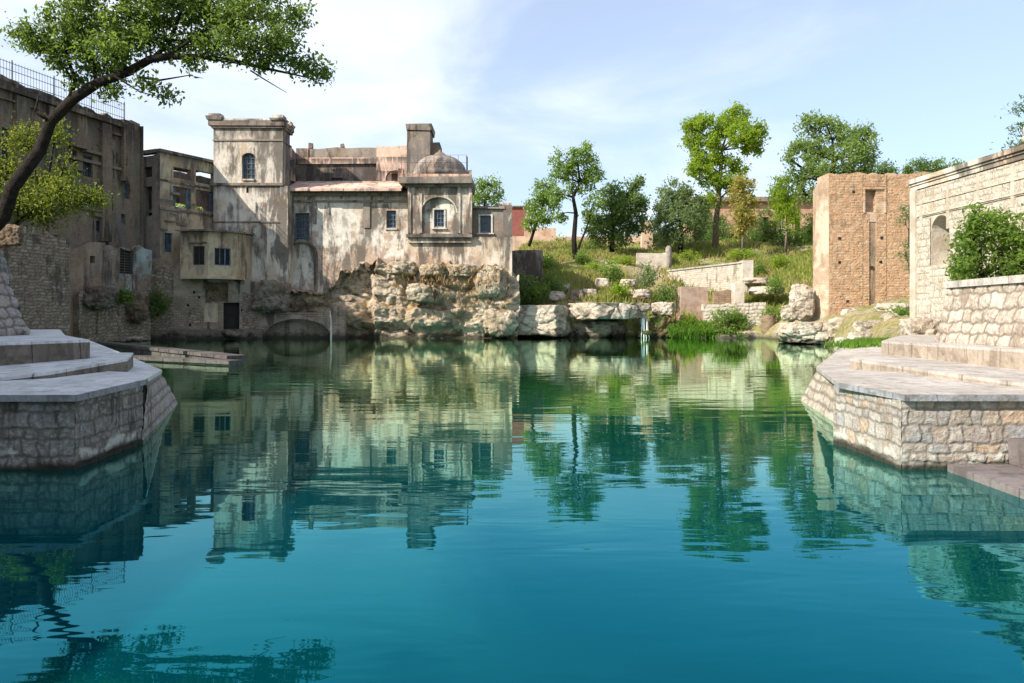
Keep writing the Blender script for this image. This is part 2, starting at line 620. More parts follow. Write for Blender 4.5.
# water: mirror-like surface over a turbid teal body, greener towards the far bank; reflected sky and bank partly put into that colour
def water_mat():
    M = Mat('pond_water', 1.0, 0.0)
    sp = M.t.nodes.new('ShaderNodeSeparateXYZ')
    M.t.links.new(M.pos, sp.inputs[0])
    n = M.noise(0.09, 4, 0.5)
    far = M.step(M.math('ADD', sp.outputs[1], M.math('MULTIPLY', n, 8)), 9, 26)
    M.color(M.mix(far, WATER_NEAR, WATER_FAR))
    r1 = M.noise((0.4, 1.3, 1), 3, 0.5, dist=0.4)
    r2 = M.noise((1.6, 5.0, 1), 2, 0.5)
    patch = M.step(M.noise(0.07, 3, off=(4, 9, 0)), 0.25, 0.75, 0.3, 1.0)
    nrm = M.bump(M.math('MULTIPLY', M.math('ADD', r1, M.math('MULTIPLY', r2, 0.12)), patch), 0.03, 0.2)
    fr = M.t.nodes.new('ShaderNodeFresnel')
    fr.inputs['IOR'].default_value = 1.33
    M.t.links.new(nrm, fr.inputs['Normal'])
    gl = M.t.nodes.new('ShaderNodeBsdfGlossy')
    gl.inputs['Roughness'].default_value = 0.015
    M.t.links.new(nrm, gl.inputs['Normal'])
    # reflection tint put into the gloss colour: steep blue green, grazing pale green
    M.t.links.new(M.mix(M.step(fr.outputs[0], 0.08, 0.5), (0.08, 0.8, 1.0), (0.76, 1.0, 0.8)), gl.inputs['Color'])
    ms = M.t.nodes.new('ShaderNodeMixShader')
    M.t.links.new(M.math('MINIMUM', M.math('MULTIPLY', fr.outputs[0], 1.5), 1.0), ms.inputs[0])
    M.t.links.new(M.b.outputs[0], ms.inputs[1])
    M.t.links.new(gl.outputs[0], ms.inputs[2])
    M.t.links.new(ms.outputs[0], M.t.nodes['Material Output'].inputs[0])
    return M.m


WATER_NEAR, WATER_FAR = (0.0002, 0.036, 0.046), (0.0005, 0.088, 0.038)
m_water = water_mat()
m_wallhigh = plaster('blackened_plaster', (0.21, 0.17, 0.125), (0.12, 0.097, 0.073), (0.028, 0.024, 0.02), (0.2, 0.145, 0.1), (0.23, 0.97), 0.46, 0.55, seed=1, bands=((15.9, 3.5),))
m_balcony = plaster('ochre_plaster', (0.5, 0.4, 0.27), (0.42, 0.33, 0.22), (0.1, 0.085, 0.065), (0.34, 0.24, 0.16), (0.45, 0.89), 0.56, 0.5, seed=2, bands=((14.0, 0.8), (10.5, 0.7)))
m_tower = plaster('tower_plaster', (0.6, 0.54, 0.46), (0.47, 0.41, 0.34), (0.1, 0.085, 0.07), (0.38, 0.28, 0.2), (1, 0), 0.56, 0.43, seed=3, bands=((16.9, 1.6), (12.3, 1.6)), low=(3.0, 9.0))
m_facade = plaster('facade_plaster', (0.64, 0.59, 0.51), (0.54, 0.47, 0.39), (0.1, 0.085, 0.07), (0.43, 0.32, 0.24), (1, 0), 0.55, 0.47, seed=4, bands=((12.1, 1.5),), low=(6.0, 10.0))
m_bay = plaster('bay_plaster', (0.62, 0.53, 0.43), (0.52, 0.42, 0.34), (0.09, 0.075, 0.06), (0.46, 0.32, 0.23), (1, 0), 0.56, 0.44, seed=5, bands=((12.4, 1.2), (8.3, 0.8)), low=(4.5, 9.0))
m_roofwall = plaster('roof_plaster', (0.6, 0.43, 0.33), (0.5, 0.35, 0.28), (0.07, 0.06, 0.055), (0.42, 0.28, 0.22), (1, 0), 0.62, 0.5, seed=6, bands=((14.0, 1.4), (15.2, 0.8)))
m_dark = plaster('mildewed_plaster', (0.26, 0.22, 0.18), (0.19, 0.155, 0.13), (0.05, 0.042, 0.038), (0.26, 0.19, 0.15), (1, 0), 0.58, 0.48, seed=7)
m_bluish = plaster('blue_grey_plaster', (0.36, 0.42, 0.42), (0.27, 0.28, 0.26), (0.06, 0.05, 0.045), (0.24, 0.17, 0.12), (0.3, 0.95), 0.52, 0.54, seed=8)
m_oldplaster = plaster('old_brown_plaster', (0.3, 0.22, 0.16), (0.22, 0.165, 0.12), (0.06, 0.05, 0.04), (0.26, 0.18, 0.12), (0.6, 0.8), 0.5, 0.53, seed=12)
m_oldbrick = brickwork('old_grey_brick', (0.36, 0.25, 0.16), (0.27, 0.19, 0.125), (0.16, 0.12, 0.085), (0.3, 0.95), (0.42, 0.36, 0.27), (0.07, 0.055, 0.045), 0.56, 0.34, 0.17, 1, 0.58, True)
m_lowbrick = brickwork('lower_brick', (0.36, 0.28, 0.2), (0.27, 0.205, 0.15), (0.15, 0.12, 0.09), (1, 0), (0.4, 0.33, 0.25), (0.07, 0.06, 0.05), 0.56, 0.34, 0.17, 2, 0.58, True)
m_redbrick = brickwork('tower_brick', (0.52, 0.335, 0.2), (0.38, 0.24, 0.145), (0.3, 0.22, 0.15), (1, 0), (0.5, 0.38, 0.28), (0.13, 0.09, 0.06), 0.6, 0.3, 0.16, 3, 0.52)
m_sidebrick = brickwork('tower_side_brick', (0.48, 0.33, 0.22), (0.4, 0.27, 0.18), (0.34, 0.26, 0.19), (0, 1), (0.58, 0.47, 0.35), (0.1, 0.08, 0.06), 0.66, 0.26, 0.12, 4, 0.54)
m_palebrick = brickwork('pale_brick', (0.56, 0.48, 0.38), (0.48, 0.4, 0.32), (0.6, 0.54, 0.45), (0.9, 0.4), (0.6, 0.54, 0.46), (0.14, 0.12, 0.09), 0.63, 0.4, 0.16, 5, 0.55)
m_pinkbrick = brickwork('pink_brick', (0.42, 0.27, 0.2), (0.36, 0.22, 0.17), (0.42, 0.33, 0.26), (1, 0), (0.42, 0.32, 0.25), (0.12, 0.09, 0.07), 0.62, 0.26, 0.1, 6, 0.6)
m_housebrick = brickwork('house_brick', (0.5, 0.27, 0.17), (0.42, 0.23, 0.15), (0.5, 0.38, 0.28), (1, 0), (0.52, 0.36, 0.25), (0.14, 0.1, 0.08), 0.66, 0.26, 0.1, 7, 0.6)
m_drain = plaster('drain_plaster', (0.3, 0.2, 0.13), (0.24, 0.17, 0.11), (0.1, 0.08, 0.05), (0.36, 0.22, 0.14), (1, 0), 0.5, 0.5, seed=11)
m_peach = plaster('peach_plaster', (0.54, 0.39, 0.28), (0.46, 0.33, 0.25), (0.2, 0.14, 0.1), (0.5, 0.3, 0.2), (1, 0), 0.62, 0.64, seed=9)
m_red = simple('dark_red_paint', (0.24, 0.085, 0.07), (0.19, 0.07, 0.06), 1.0)
m_stonewhite = stonework('white_ashlar', [(0.42, 0.36, 0.275), (0.48, 0.43, 0.35), (0.45, 0.38, 0.3), (0.52, 0.47, 0.39)], (0.27, 0.215, 0.155), (0.38, 0.3, 0.21), 0.6)
m_whitetrim = simple('white_stone_trim', (0.48, 0.43, 0.35), (0.37, 0.31, 0.235), 1.6, bump=0.02)
m_rubble = stonework('ghat_rubble', [(0.22, 0.19, 0.16), (0.42, 0.38, 0.34), (0.3, 0.26, 0.22), (0.46, 0.33, 0.22), (0.27, 0.27, 0.28), (0.52, 0.48, 0.43), (0.36, 0.32, 0.28)], (0.2, 0.175, 0.15), (0.1, 0.085, 0.07), 0.6, wet=True, salt=True)
m_rubbledark = stonework('ghat_rubble_dark', [(0.1, 0.09, 0.08), (0.24, 0.225, 0.2), (0.15, 0.135, 0.115), (0.24, 0.21, 0.175), (0.19, 0.185, 0.18), (0.32, 0.3, 0.27)], (0.13, 0.115, 0.1), (0.045, 0.04, 0.034), 0.53, wet=True, salt=True)  # copy of the rubble toned darker for the left platform in shade
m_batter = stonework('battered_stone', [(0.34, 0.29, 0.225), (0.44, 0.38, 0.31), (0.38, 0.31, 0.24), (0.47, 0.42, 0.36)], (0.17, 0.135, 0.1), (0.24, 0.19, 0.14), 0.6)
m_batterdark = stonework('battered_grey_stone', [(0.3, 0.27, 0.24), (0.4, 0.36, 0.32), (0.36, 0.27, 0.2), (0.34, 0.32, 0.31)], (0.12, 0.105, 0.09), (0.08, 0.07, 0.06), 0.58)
m_oldstone = stonework('old_brown_masonry', [(0.26, 0.19, 0.13), (0.36, 0.29, 0.21), (0.22, 0.165, 0.12), (0.42, 0.36, 0.28), (0.3, 0.21, 0.14)], (0.12, 0.095, 0.07), (0.07, 0.055, 0.045), 0.56, wet=True)
m_towerbrick = stonework('worn_tower_brick', [(0.5, 0.29, 0.155), (0.4, 0.24, 0.135), (0.52, 0.36, 0.235), (0.47, 0.265, 0.135), (0.54, 0.4, 0.28), (0.42, 0.225, 0.115)], (0.3, 0.21, 0.14), (0.2, 0.145, 0.1), 0.6)
m_bankstone = stonework('bank_stone', [(0.5, 0.44, 0.36), (0.6, 0.53, 0.44), (0.46, 0.4, 0.32)], (0.36, 0.3, 0.23), (0.2, 0.17, 0.12), 0.6)
m_coping = concrete('pale_cement', (0.47, 0.43, 0.385), (0.39, 0.35, 0.31), (0.25, 0.215, 0.185))
m_copedge = concrete('grey_slab_edge', (0.3, 0.3, 0.31), (0.24, 0.24, 0.25), (0.12, 0.115, 0.11))
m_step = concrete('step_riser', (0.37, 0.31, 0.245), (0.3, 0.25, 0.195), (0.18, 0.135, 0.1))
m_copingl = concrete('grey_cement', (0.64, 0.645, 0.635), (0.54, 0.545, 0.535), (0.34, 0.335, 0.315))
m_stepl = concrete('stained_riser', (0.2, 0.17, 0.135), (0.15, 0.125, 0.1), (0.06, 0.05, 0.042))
m_redstep = concrete('reddish_stone_step', (0.2, 0.17, 0.165), (0.16, 0.135, 0.13), (0.09, 0.075, 0.07))
m_pier = concrete('pier_stone', (0.13, 0.115, 0.105), (0.1, 0.085, 0.078), (0.045, 0.038, 0.034))
m_cliff = rock_mat('cliff_rock', (0.5, 0.42, 0.32), (0.42, 0.32, 0.215), (0.11, 0.09, 0.068), dry=0.06)
m_rock = rock_mat('limestone', (0.55, 0.48, 0.39), (0.46, 0.37, 0.28), (0.16, 0.13, 0.1))
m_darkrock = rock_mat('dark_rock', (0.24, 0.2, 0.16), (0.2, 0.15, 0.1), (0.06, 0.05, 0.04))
m_brownrock = rock_mat('brown_rock', (0.24, 0.17, 0.11), (0.2, 0.14, 0.09), (0.07, 0.05, 0.04))
m_moss = rock_mat('mossy_rock', (0.24, 0.17, 0.08), (0.2, 0.14, 0.06), (0.03, 0.03, 0.015), moss=0.1)
m_iron = simple('rusty_iron', (0.06, 0.055, 0.06), (0.1, 0.07, 0.05), 4, 0.6)
m_ironpale = simple('grey_iron', (0.16, 0.16, 0.18), (0.12, 0.12, 0.13), 4, 0.6)
m_pane = simple('dusty_pane', (0.05, 0.06, 0.075), (0.025, 0.03, 0.035), 1.5, 0.35, 0.5)
m_shutter = simple('faded_blue_wood', (0.11, 0.16, 0.21), (0.06, 0.085, 0.11), 2.5, 0.7)
m_frame = simple('whitewashed_frame', (0.6, 0.56, 0.5), (0.45, 0.4, 0.35), 3)
m_hollow = simple('dark_interior', (0.03, 0.026, 0.024), (0.018, 0.016, 0.015), 1)
m_bark = simple('bark', (0.028, 0.022, 0.018), (0.014, 0.012, 0.01), 5, 0.95, 0.15, 0.05)
m_barkpale = simple('pale_bark', (0.2, 0.16, 0.12), (0.12, 0.095, 0.075), 5, 0.95, 0.15, 0.05)
m_leaf_mid = leaf_mat('leaf_mid', (0.066, 0.113, 0.022), (0.158, 0.251, 0.040), (0.290, 0.409, 0.079), 0.6)
m_leaf_dark = leaf_mat('leaf_dark', (0.055, 0.097, 0.025), (0.118, 0.196, 0.043), (0.234, 0.328, 0.086), 0.6)
m_leaf_shrub = leaf_mat('leaf_shrub', (0.045, 0.075, 0.012), (0.12, 0.17, 0.022), (0.28, 0.31, 0.04), 0.5)
m_leaf_soft = leaf_mat('leaf_soft', (0.096, 0.150, 0.042), (0.192, 0.276, 0.072), (0.312, 0.408, 0.120), 0.6)
m_leaf_grey = leaf_mat('leaf_grey', (0.079, 0.122, 0.050), (0.166, 0.230, 0.086), (0.288, 0.360, 0.144), 0.6)
m_leaf_bright = leaf_mat('leaf_bright', (0.12, 0.19, 0.014), (0.23, 0.34, 0.026), (0.36, 0.46, 0.055), 0.6)
m_leaf_yellow = leaf_mat('leaf_yellow', (0.22, 0.21, 0.04), (0.36, 0.33, 0.08), (0.48, 0.42, 0.13), 0.5)
m_leaf_near = leaf_mat('leaf_near', (0.03, 0.06, 0.014), (0.08, 0.15, 0.028), (0.21, 0.29, 0.045), 0.55)
m_grass = leaf_mat('grass_blade', (0.2, 0.19, 0.05), (0.33, 0.29, 0.1), (0.45, 0.37, 0.17), 0.4)
m_grassbank = leaf_mat('bank_blade', (0.14, 0.19, 0.03), (0.27, 0.31, 0.055), (0.4, 0.4, 0.12), 0.4)
m_grassgreen = leaf_mat('green_blade', (0.06, 0.13, 0.012), (0.12, 0.24, 0.02), (0.2, 0.32, 0.035), 0.4)
m_drygrass = leaf_mat('dry_blade', (0.2, 0.12, 0.04), (0.33, 0.21, 0.08), (0.42, 0.3, 0.14), 0.3)


def ground_mat():
    M = Mat('bank_earth', 0.95, 0.15)
    a, b, f = M.noise(0.12, 6, 0.6), M.noise(0.7, 7, 0.66), M.noise(4, 6, 0.65)
    c = M.mix(M.step(a, 0.4, 0.6), (0.2, 0.22, 0.05), (0.34, 0.28, 0.13))
    c = M.mix(M.step(b, 0.48, 0.66, 0, 0.8), c, (0.42, 0.34, 0.24))
    c = M.mix(M.step(f, 0.5, 0.72, 0, 0.5), c, (0.06, 0.08, 0.02))
    c = M.mix(M.step(M.z(), -0.1, 0.5, 1, 0), c, (0.05, 0.05, 0.03))
    M.bump(M.math('ADD', f, M.math('MULTIPLY', b, 2)), 0.15, 1.0)
    return M.color(c)


m_bankpost = simple('weathered_stone', (0.3, 0.26, 0.22), (0.18, 0.155, 0.13), 2.0, bump=0.03)
m_ground = ground_mat()

# ------------------------------------------------------------------ ground and water
POND = [(-11.8, -60), (-11.8, 13), (-12.0, 19), (-19.5, 30.5), (-27, 38.5), (-32, 45), (-30.5, 58), (-28, 63), (-20, 67), (0, 67),
        (5, 64.8), (12, 64.8), (17, 64.5), (19.5, 62), (20, 52), (18.2, 42), (12.0, 26), (9.4, 18), (9.4, -60)]


def ss(x, a, b):
    t = np.clip((x - a) / (b - a), 0, 1)
    return t * t * (3 - 2 * t)


def pond_sd(x, y):
    """signed distance to the pond outline, positive on land"""
    d = np.full(x.shape, 1e9)
    inside = np.zeros(x.shape, bool)
    n = len(POND)
    for i in range(n):
        ax, ay = POND[i]
        bx, by = POND[(i + 1) % n]
        ex, ey = bx - ax, by - ay
        t = np.clip(((x - ax) * ex + (y - ay) * ey) / (ex * ex + ey * ey), 0, 1)
        d = np.minimum(d, np.hypot(x - ax - t * ex, y - ay - t * ey))
        cond = (ay > y) != (by > y)
        xi = ax + (y - ay) * ex / np.where(ey == 0, 1e-9, ey)
        inside ^= cond & (x < xi)
    return np.where(inside, -d, d)


def wob(x, y, s, k):
    return (np.sin(x * s + 1.3 * k) * np.cos(y * s * 1.13 + 2.1 * k) + 0.5 * np.sin(x * s * 2.3 + y * s * 1.7 + k) + 0.3 * np.cos(x * s * 4.1 - y * s * 3.3 + 3 * k))


def height(x, y):
    x, y = np.asarray(x, float), np.asarray(y, float)
    d = pond_sd(x, y)
    bank = 2.6 + np.clip(y - 65, 0, 31) * 0.25 + 0.35 * wob(x, y, 0.28, 1) * ss(y, 66, 72)
    bank = bank + 1.1 * np.exp(-((x - 6) ** 2) / 40 - ((y - 78) ** 2) / 60)
    bank = bank - 1.7 * ss(x, 10.5, 14) * (1 - ss(x, 24, 28)) * (1 - ss(y, 75.2, 78.5))
    near_r = 1.15 + 1.25 * ss(x, 9.6, 10.6) * (1 - ss(y, 19, 23)) + 0.3 * wob(x, y, 0.5, 2) * ss(y, 22, 28) + ss(x, 14, 34) * 2.5
    right = near_r + (bank - near_r) * ss(y, 56, 66)
    left_near = 3.6 + 0.3 * wob(x, y, 0.6, 4)
    left_far = 7.5
    left = left_near + (left_far - left_near) * ss(y, 38, 60)
    p = left + (right - left) * ss(x, -2, 3)
    p = np.where(y < 30, np.where(x < 0, left_near, near_r), p)
    w = np.where(x < 0, 1.0, 1.6)
    return -1.6 + (p + 1.6) * ss(d, -0.8, w)


def seg(a, b, n):
    return list(np.linspace(a, b, n))


xs = np.array(sorted(set(np.round(seg(-900, -70, 14) + seg(-60, -34, 14) + seg(-33, 40, 132) + seg(44, 90, 14) + seg(110, 900, 12), 4))))
ys = np.array(sorted(set(np.round(seg(-200, -20, 8) + seg(-15, 20, 40) + seg(20.5, 100, 142) + seg(104, 160, 16) + seg(180, 1500, 14), 4))))
gx, gy = np.meshgrid(xs, ys)
gz = height(gx, gy)
nx, ny = len(xs), len(ys)
tb = MB()
tb.v = np.stack([gx, gy, gz], -1).reshape(-1, 3).tolist()
tb.f = [(j * nx + i, j * nx + i + 1, (j + 1) * nx + i + 1, (j + 1) * nx + i) for j in range(ny - 1) for i in range(nx - 1)]
tag(tb.build('ground', m_ground, smooth=True, origin=(0, 0, 0)), kind='structure')
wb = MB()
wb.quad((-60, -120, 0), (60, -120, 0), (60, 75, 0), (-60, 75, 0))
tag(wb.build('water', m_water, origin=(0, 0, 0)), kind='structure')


# ------------------------------------------------------------------ builders for stone, rock, plants
def stone_face(name, mat, c, row, sw, depth, seed, parent=None, res=0.03, vlow=0.0, gap=0.02, warp=0.03, back=0.3, flat=0.35, rnd_row=0.25):
    """laid stones on a patch with corners c = bottom-left, bottom-right, top-right, top-left (seen from the front)"""
    rs = np.random.RandomState(seed)
    c = [np.array(p, float) for p in c]
    Lu = max(np.linalg.norm(c[1] - c[0]), np.linalg.norm(c[2] - c[3]))
    Lv = max(np.linalg.norm(c[3] - c[0]), np.linalg.norm(c[2] - c[1]))
    v0 = -vlow / Lv
    nu, nv = max(2, int(Lu / res)), max(2, int(Lv * (1 - v0) / res))
    U, V = np.meshgrid(np.linspace(0, 1, nu + 1), np.linspace(v0, 1, nv + 1))
    pos = (c[0] * ((1 - U) * (1 - V))[..., None] + c[1] * (U * (1 - V))[..., None] + c[2] * (U * V)[..., None] + c[3] * ((1 - U) * V)[..., None])
    nrm = np.cross(c[1] - c[0] + c[2] - c[3], c[3] - c[0] + c[2] - c[1])
    nrm /= np.linalg.norm(nrm)
    u, v = U * Lu, V * Lv
    k = 2 * math.pi / (sw * 2.2)
    ph = rs.uniform(0, 6, 8)
    u2 = u + warp * (np.sin(k * u * 1.3 + k * v * 2.1 + ph[0]) + 0.6 * np.sin(k * 3.1 * u - 2.3 * k * v + ph[1]))
    v2 = v + warp * 0.8 * (np.sin(k * u * 0.9 + ph[2]) + 0.7 * np.sin(k * u * 2.7 + k * v * 1.1 + ph[3]))
    rows = [v0 * Lv - row]
    while rows[-1] < Lv + row:
        rows.append(rows[-1] + row * rs.uniform(1 - rnd_row, 1 + rnd_row))
    rows = np.array(rows)
    ri = np.clip(np.searchsorted(rows, v2) - 1, 0, len(rows) - 2)
    dv = np.minimum(v2 - rows[ri], rows[ri + 1] - v2)
    du = np.zeros_like(u2)
    sid = np.zeros_like(u2)
    hgt = np.zeros_like(u2)
    for r in range(len(rows) - 1):
        m = ri == r
        if not m.any():
            continue
        cuts = [-sw * rs.uniform(0.5, 1.5)]
        while cuts[-1] < Lu + sw:
            cuts.append(cuts[-1] + sw * rs.uniform(0.55, 1.5))
        cuts = np.array(cuts)
        ci = np.clip(np.searchsorted(cuts, u2[m]) - 1, 0, len(cuts) - 2)
        du[m] = np.minimum(u2[m] - cuts[ci], cuts[ci + 1] - u2[m])
        sid[m] = rs.uniform(0, 1, len(cuts))[ci]
        hgt[m] = rs.uniform(0.6, 1.2, len(cuts))[ci]
    rr = min(row, sw) * flat
    a, b = np.clip(1 - du / rr, 0, 1), np.clip(1 - dv / rr, 0, 1)
    e = np.clip(1 - np.sqrt(a * a + b * b), 0, 1)
    prof = np.sqrt(np.clip(e, 0, 1)) * hgt
    rough = 0.12 * (np.sin(u * 23 + v * 17 + ph[4]) + np.sin(u * 41 - v * 37 + ph[5]) + np.sin(v * 53 + u * 11 + ph[6]))
    disp = depth * (prof * (1 + 0.5 * rough) - 0.75)
    mort = 1 - ss(np.minimum(du, dv), gap * 0.5, gap * 1.8)
    pos = pos + nrm * disp[..., None]
    mb = MB()
    mb.v = pos.reshape(-1, 3).tolist()
    w = nu + 1
    mb.f = [(j * w + i, j * w + i + 1, (j + 1) * w + i + 1, (j + 1) * w + i) for j in range(nv) for i in range(nu)]
    n0 = len(mb.v)
    # solid core behind the face so that it has thickness and a top
    o = nrm * back
    ia, ib = (c[1] - c[0]) / Lu * 0.07, (c[2] - c[3]) / Lu * 0.07
    low = [c[0] + (c[0] - c[3]) * (-v0) + ia, c[1] + (c[1] - c[2]) * (-v0) - ia, c[2] - ib, c[3] + ib]
    fr = [p - nrm * depth * 0.9 for p in low]
    bk = [p - o for p in low]
    mb.v += [tuple(p) for p in fr + bk]
    for q in ((5, 4, 7, 6), (3, 2, 6, 7), (1, 5, 6, 2), (4, 0, 3, 7), (4, 5, 1, 0)):
        mb.f.append(tuple(n0 + t for t in q))
    mb.a['sid'] = ('POINT', np.concatenate([sid.ravel(), np.full(8, 0.5)]))
    mb.a['mort'] = ('POINT', np.concatenate([mort.ravel(), np.full(8, 1.0)]))
    return mb.build(name, mat, parent, smooth=True)


def rock(name, c, r, mat, seed, label=None, cat='boulder', group=None, sub=5, block=0.55, rough=0.22, flat=0.0, parent=None, freq=1.0):
    bm = bmesh.new()
    bmesh.ops.create_icosphere(bm, subdivisions=sub, radius=1.0)
    off = Vector((seed * 13.7, seed * 7.1, seed * 3.9))
    rm = max(r)
    rz = random.Random(seed).uniform(-0.5, 0.5)
    ca, sa = math.cos(rz), math.sin(rz)
    rp = random.Random(seed * 7 + 1)
    cuts = []
    for _ in range(13):
        dv = Vector((rp.gauss(0, 1), rp.gauss(0, 1), rp.gauss(0, 0.8))).normalized()
        cuts.append((dv, rp.uniform(0.68, 0.92)))
    for v in bm.verts:
        p = v.co.copy()
        for dv, o_ in cuts:
            e = p.dot(dv) - o_
            if e > 0:
                p -= dv * e * 0.85
        m = max(abs(p.x), abs(p.y), abs(p.z))
        q = p.lerp(p / m * 0.82, block)
        x, y = q.x * ca - q.y * sa, q.x * sa + q.y * ca
        w = Vector((x * r[0], y * r[1], q.z * r[2]))
        s = w * (1.1 * freq / rm) + off
        n1 = noise.fractal(s, 0.9, 2.1, 5)
        cell = noise.voronoi(s * 2.2)[0]
        n2 = (cell[1] - cell[0])
        n3 = noise.fractal(Vector((s.x * 1.2, s.y * 1.2, s.z * 2.6)), 0.8, 2.0, 3)
        crack = -0.06 * max(0.0, 1 - n2 / 0.05) - 0.09 * abs(n3)
        k = 1 + crack + rough * (0.7 * n1 + 0.8 * (min(n2, 0.4) - 0.25) + 0.18 * n3)
        w *= k
        if flat and w.z > r[2] * flat:
            w.z = r[2] * flat + (w.z - r[2] * flat) * 0.25
        v.co = w + Vector(c)
    mb = MB()
    mb.v = [tuple(v.co) for v in bm.verts]
    mb.f = [tuple(v.index for v in f.verts) for f in bm.faces]
    bm.free()
    o = mb.build(name, mat, parent, smooth=True)
    if label:
        tag(o, label, cat, group)
    return o


def prock(name, px, py, rx, ry, Y, mat, seed, label, depth=None, **k):
    s = Y / F
    return rock(name, P(px, py, Y), (rx * s, (depth or rx * s * 0.7), ry * s), mat, seed, label, **k)


LEAFY = 1.0


def leaf_mesh(clumps, per, sig, size, rs, droop=0.0, aspect=0.5, shape=None):
    """clumps: (n,3); every leaf a folded four-corner blade"""
    c = np.repeat(clumps, per, 0)
    n = len(c)
    off = rs.normal(0, 1, (n, 3)) * (sig if np.isscalar(sig) else np.array(sig))
    if droop:
        off[:, 2] -= droop * np.abs(off[:, 2])
    ctr = c + off
    d = rs.normal(0, 1, (n, 3))
    d[:, 2] -= droop * 2
    d /= np.linalg.norm(d, axis=1)[:, None]
    up = rs.normal(0, 0.7, (n, 3)) + np.array([0, 0, 1.0])
    s = np.cross(d, up)
    s /= np.linalg.norm(s, axis=1)[:, None] + 1e-9
    sz = size * rs.uniform(0.55, 1.3, n)[:, None]
    a, b = ctr - d * sz * 0.5, ctr + d * sz * 0.5
    nn = np.cross(s, d) * sz * 0.1
    l, r = ctr + s * sz * aspect * 0.5 + nn, ctr - s * sz * aspect * 0.5 + nn
    v = np.stack([a, r, b, l], 1).reshape(-1, 3)
    f = np.arange(n * 4).reshape(-1, 4)
    tone = np.repeat(rs.uniform(-0.2, 0.2, len(clumps)), per)
    rnd = np.clip(rs.uniform(0, 1, n) * 0.75 + 0.12 + tone, 0, 1)
    return v, f, rnd


def put_leaves(name, v, f, rnd, mat, parent=None):
    mb = MB()
    mb.v = v
    mb.f = [tuple(q) for q in f.tolist()]
    mb.a['rnd'] = ('FACE', rnd)
    return mb.build(name, mat, parent)


def blob_clumps(blobs, Y, dens, rs, yspread=1.0, shell=0.45):
    """blobs: (px,py,rx,ry) at depth Y -> clump centres"""
    s = Y / F
    out, ctr = [], []
    for b in blobs:
        px, py, rx, ry = b[:4]
        c = np.array(P(px, py, Y))
        c[1] += rs.uniform(-0.7, 0.7) * rx * s * yspread + (b[4] if len(b) > 4 else 0)
        ctr.append((c, rx * s, ry * s))
        n = max(4, int(dens * rx * ry * s * s))
        d = rs.normal(0, 1, (n, 3))
        d /= np.linalg.norm(d, axis=1)[:, None]
        r = shell + (1 - shell) * rs.uniform(0, 1, n) ** 0.6
        out.append(c + d * r[:, None] * np.array([rx * s, max(rx, ry) * s * yspread, ry * s]))
    return np.concatenate(out), ctr


def tree(name, label, cat, Y, trunk, blobs, mat, bark, leaf=0.3, per=40, dens=9.0, sig=0.32, seed=0, group=None, droop=0.0, limbs=(), twig=0.5, shell=0.45, yspread=1.0, aspect=0.5):
    """trunk: [(px,py,r)...] from the base up at depth Y; limbs the same, optional; blobs in pixels at depth Y"""
    rs = np.random.RandomState(seed)
    base = P(trunk[0][0], trunk[0][1], Y)
    t = thing(name, base, label, cat, group)
    cl, ctr = blob_clumps(blobs, Y, dens, rs, yspread, shell)
    mb = MB()
    tp = [P(a, b, Y) + Vector((0, rs.uniform(-.2, .2), 0)) for a, b, r in trunk]
    tr = [q[2] for q in trunk]
    mb.tube(tp, tr, 9)
    for lb in limbs:
        mb.tube([P(a, b, Y) + Vector((0, rs.uniform(-.4, .4), 0)) for a, b, r in lb], [q[2] for q in lb], 7)
    nodes = [(p, r) for p, r in zip(tp, tr)]
    for lb in limbs:
        nodes += [(P(a, b, Y), r) for a, b, r in lb]
    for c, rx, rz in ctr:
        c = Vector(c)
        # limb from the closest lower node to the blob, then twigs to its clumps
        p0, r0 = min(nodes[1:] or nodes, key=lambda q: (q[0] - c).length + 1.5 * max(0, q[0].z - c.z + rz * 0.6))
        mid = p0.lerp(c, 0.5) + Vector((rs.uniform(-.15, .15), rs.uniform(-.15, .15), 0.05)) * (c - p0).length
        ra = min(r0 * 0.75, 0.03 + 0.035 * (c - p0).length)
        mb.tube([p0, mid, c], [ra, ra * 0.7, ra * 0.4], 6)
        near = [q for q in cl if np.linalg.norm(q - np.array(c)) < max(rx, rz) * 1.1]
        rs.shuffle(near)
        for q in near[:int(3 + 10 * twig)]:
            q = Vector(q)
            m2 = c.lerp(q, 0.5) + Vector((0, 0, 0.04)) * (q - c).length
            mb.tube([mid.lerp(c, 0.6), m2, q], [ra * 0.4, ra * 0.25, ra * 0.1], 4, cap=False)
    mb.build('trunk', bark, t, smooth=True)
    v, f, rnd = leaf_mesh(cl, per, sig, leaf, rs, droop, aspect)
    put_leaves('crown', v, f, rnd, mat, t)
    return t


def blades(name, x, y, z, h, w, mat, rs, lean=0.35, parent=None):
    n = len(x)
    an = rs.uniform(0, 2 * math.pi, n)
    dx, dy = np.cos(an) * w / 2, np.sin(an) * w / 2
    lx, ly = rs.normal(0, lean, n) * h, rs.normal(0, lean, n) * h
    b0 = np.stack([x - dx, y - dy, z - 0.05], 1)
    b1 = np.stack([x + dx, y + dy, z - 0.05], 1)
    m0 = np.stack([x - dx * .7 + lx * .4, y - dy * .7 + ly * .4, z + h * .6], 1)
    m1 = np.stack([x + dx * .7 + lx * .4, y + dy * .7 + ly * .4, z + h * .6], 1)
    tp = np.stack([x + lx, y + ly, z + h], 1)
    v = np.stack([b0, b1, m1, tp, m0], 1).reshape(-1, 3)
    f = np.arange(n * 5).reshape(-1, 5)
    mb = MB()
    mb.v = v
    mb.f = [tuple(q) for q in f.tolist()]
    mb.a['rnd'] = ('FACE', np.clip(rs.uniform(0, 1, n), 0, 1))
    return mb.build(name, mat, parent)


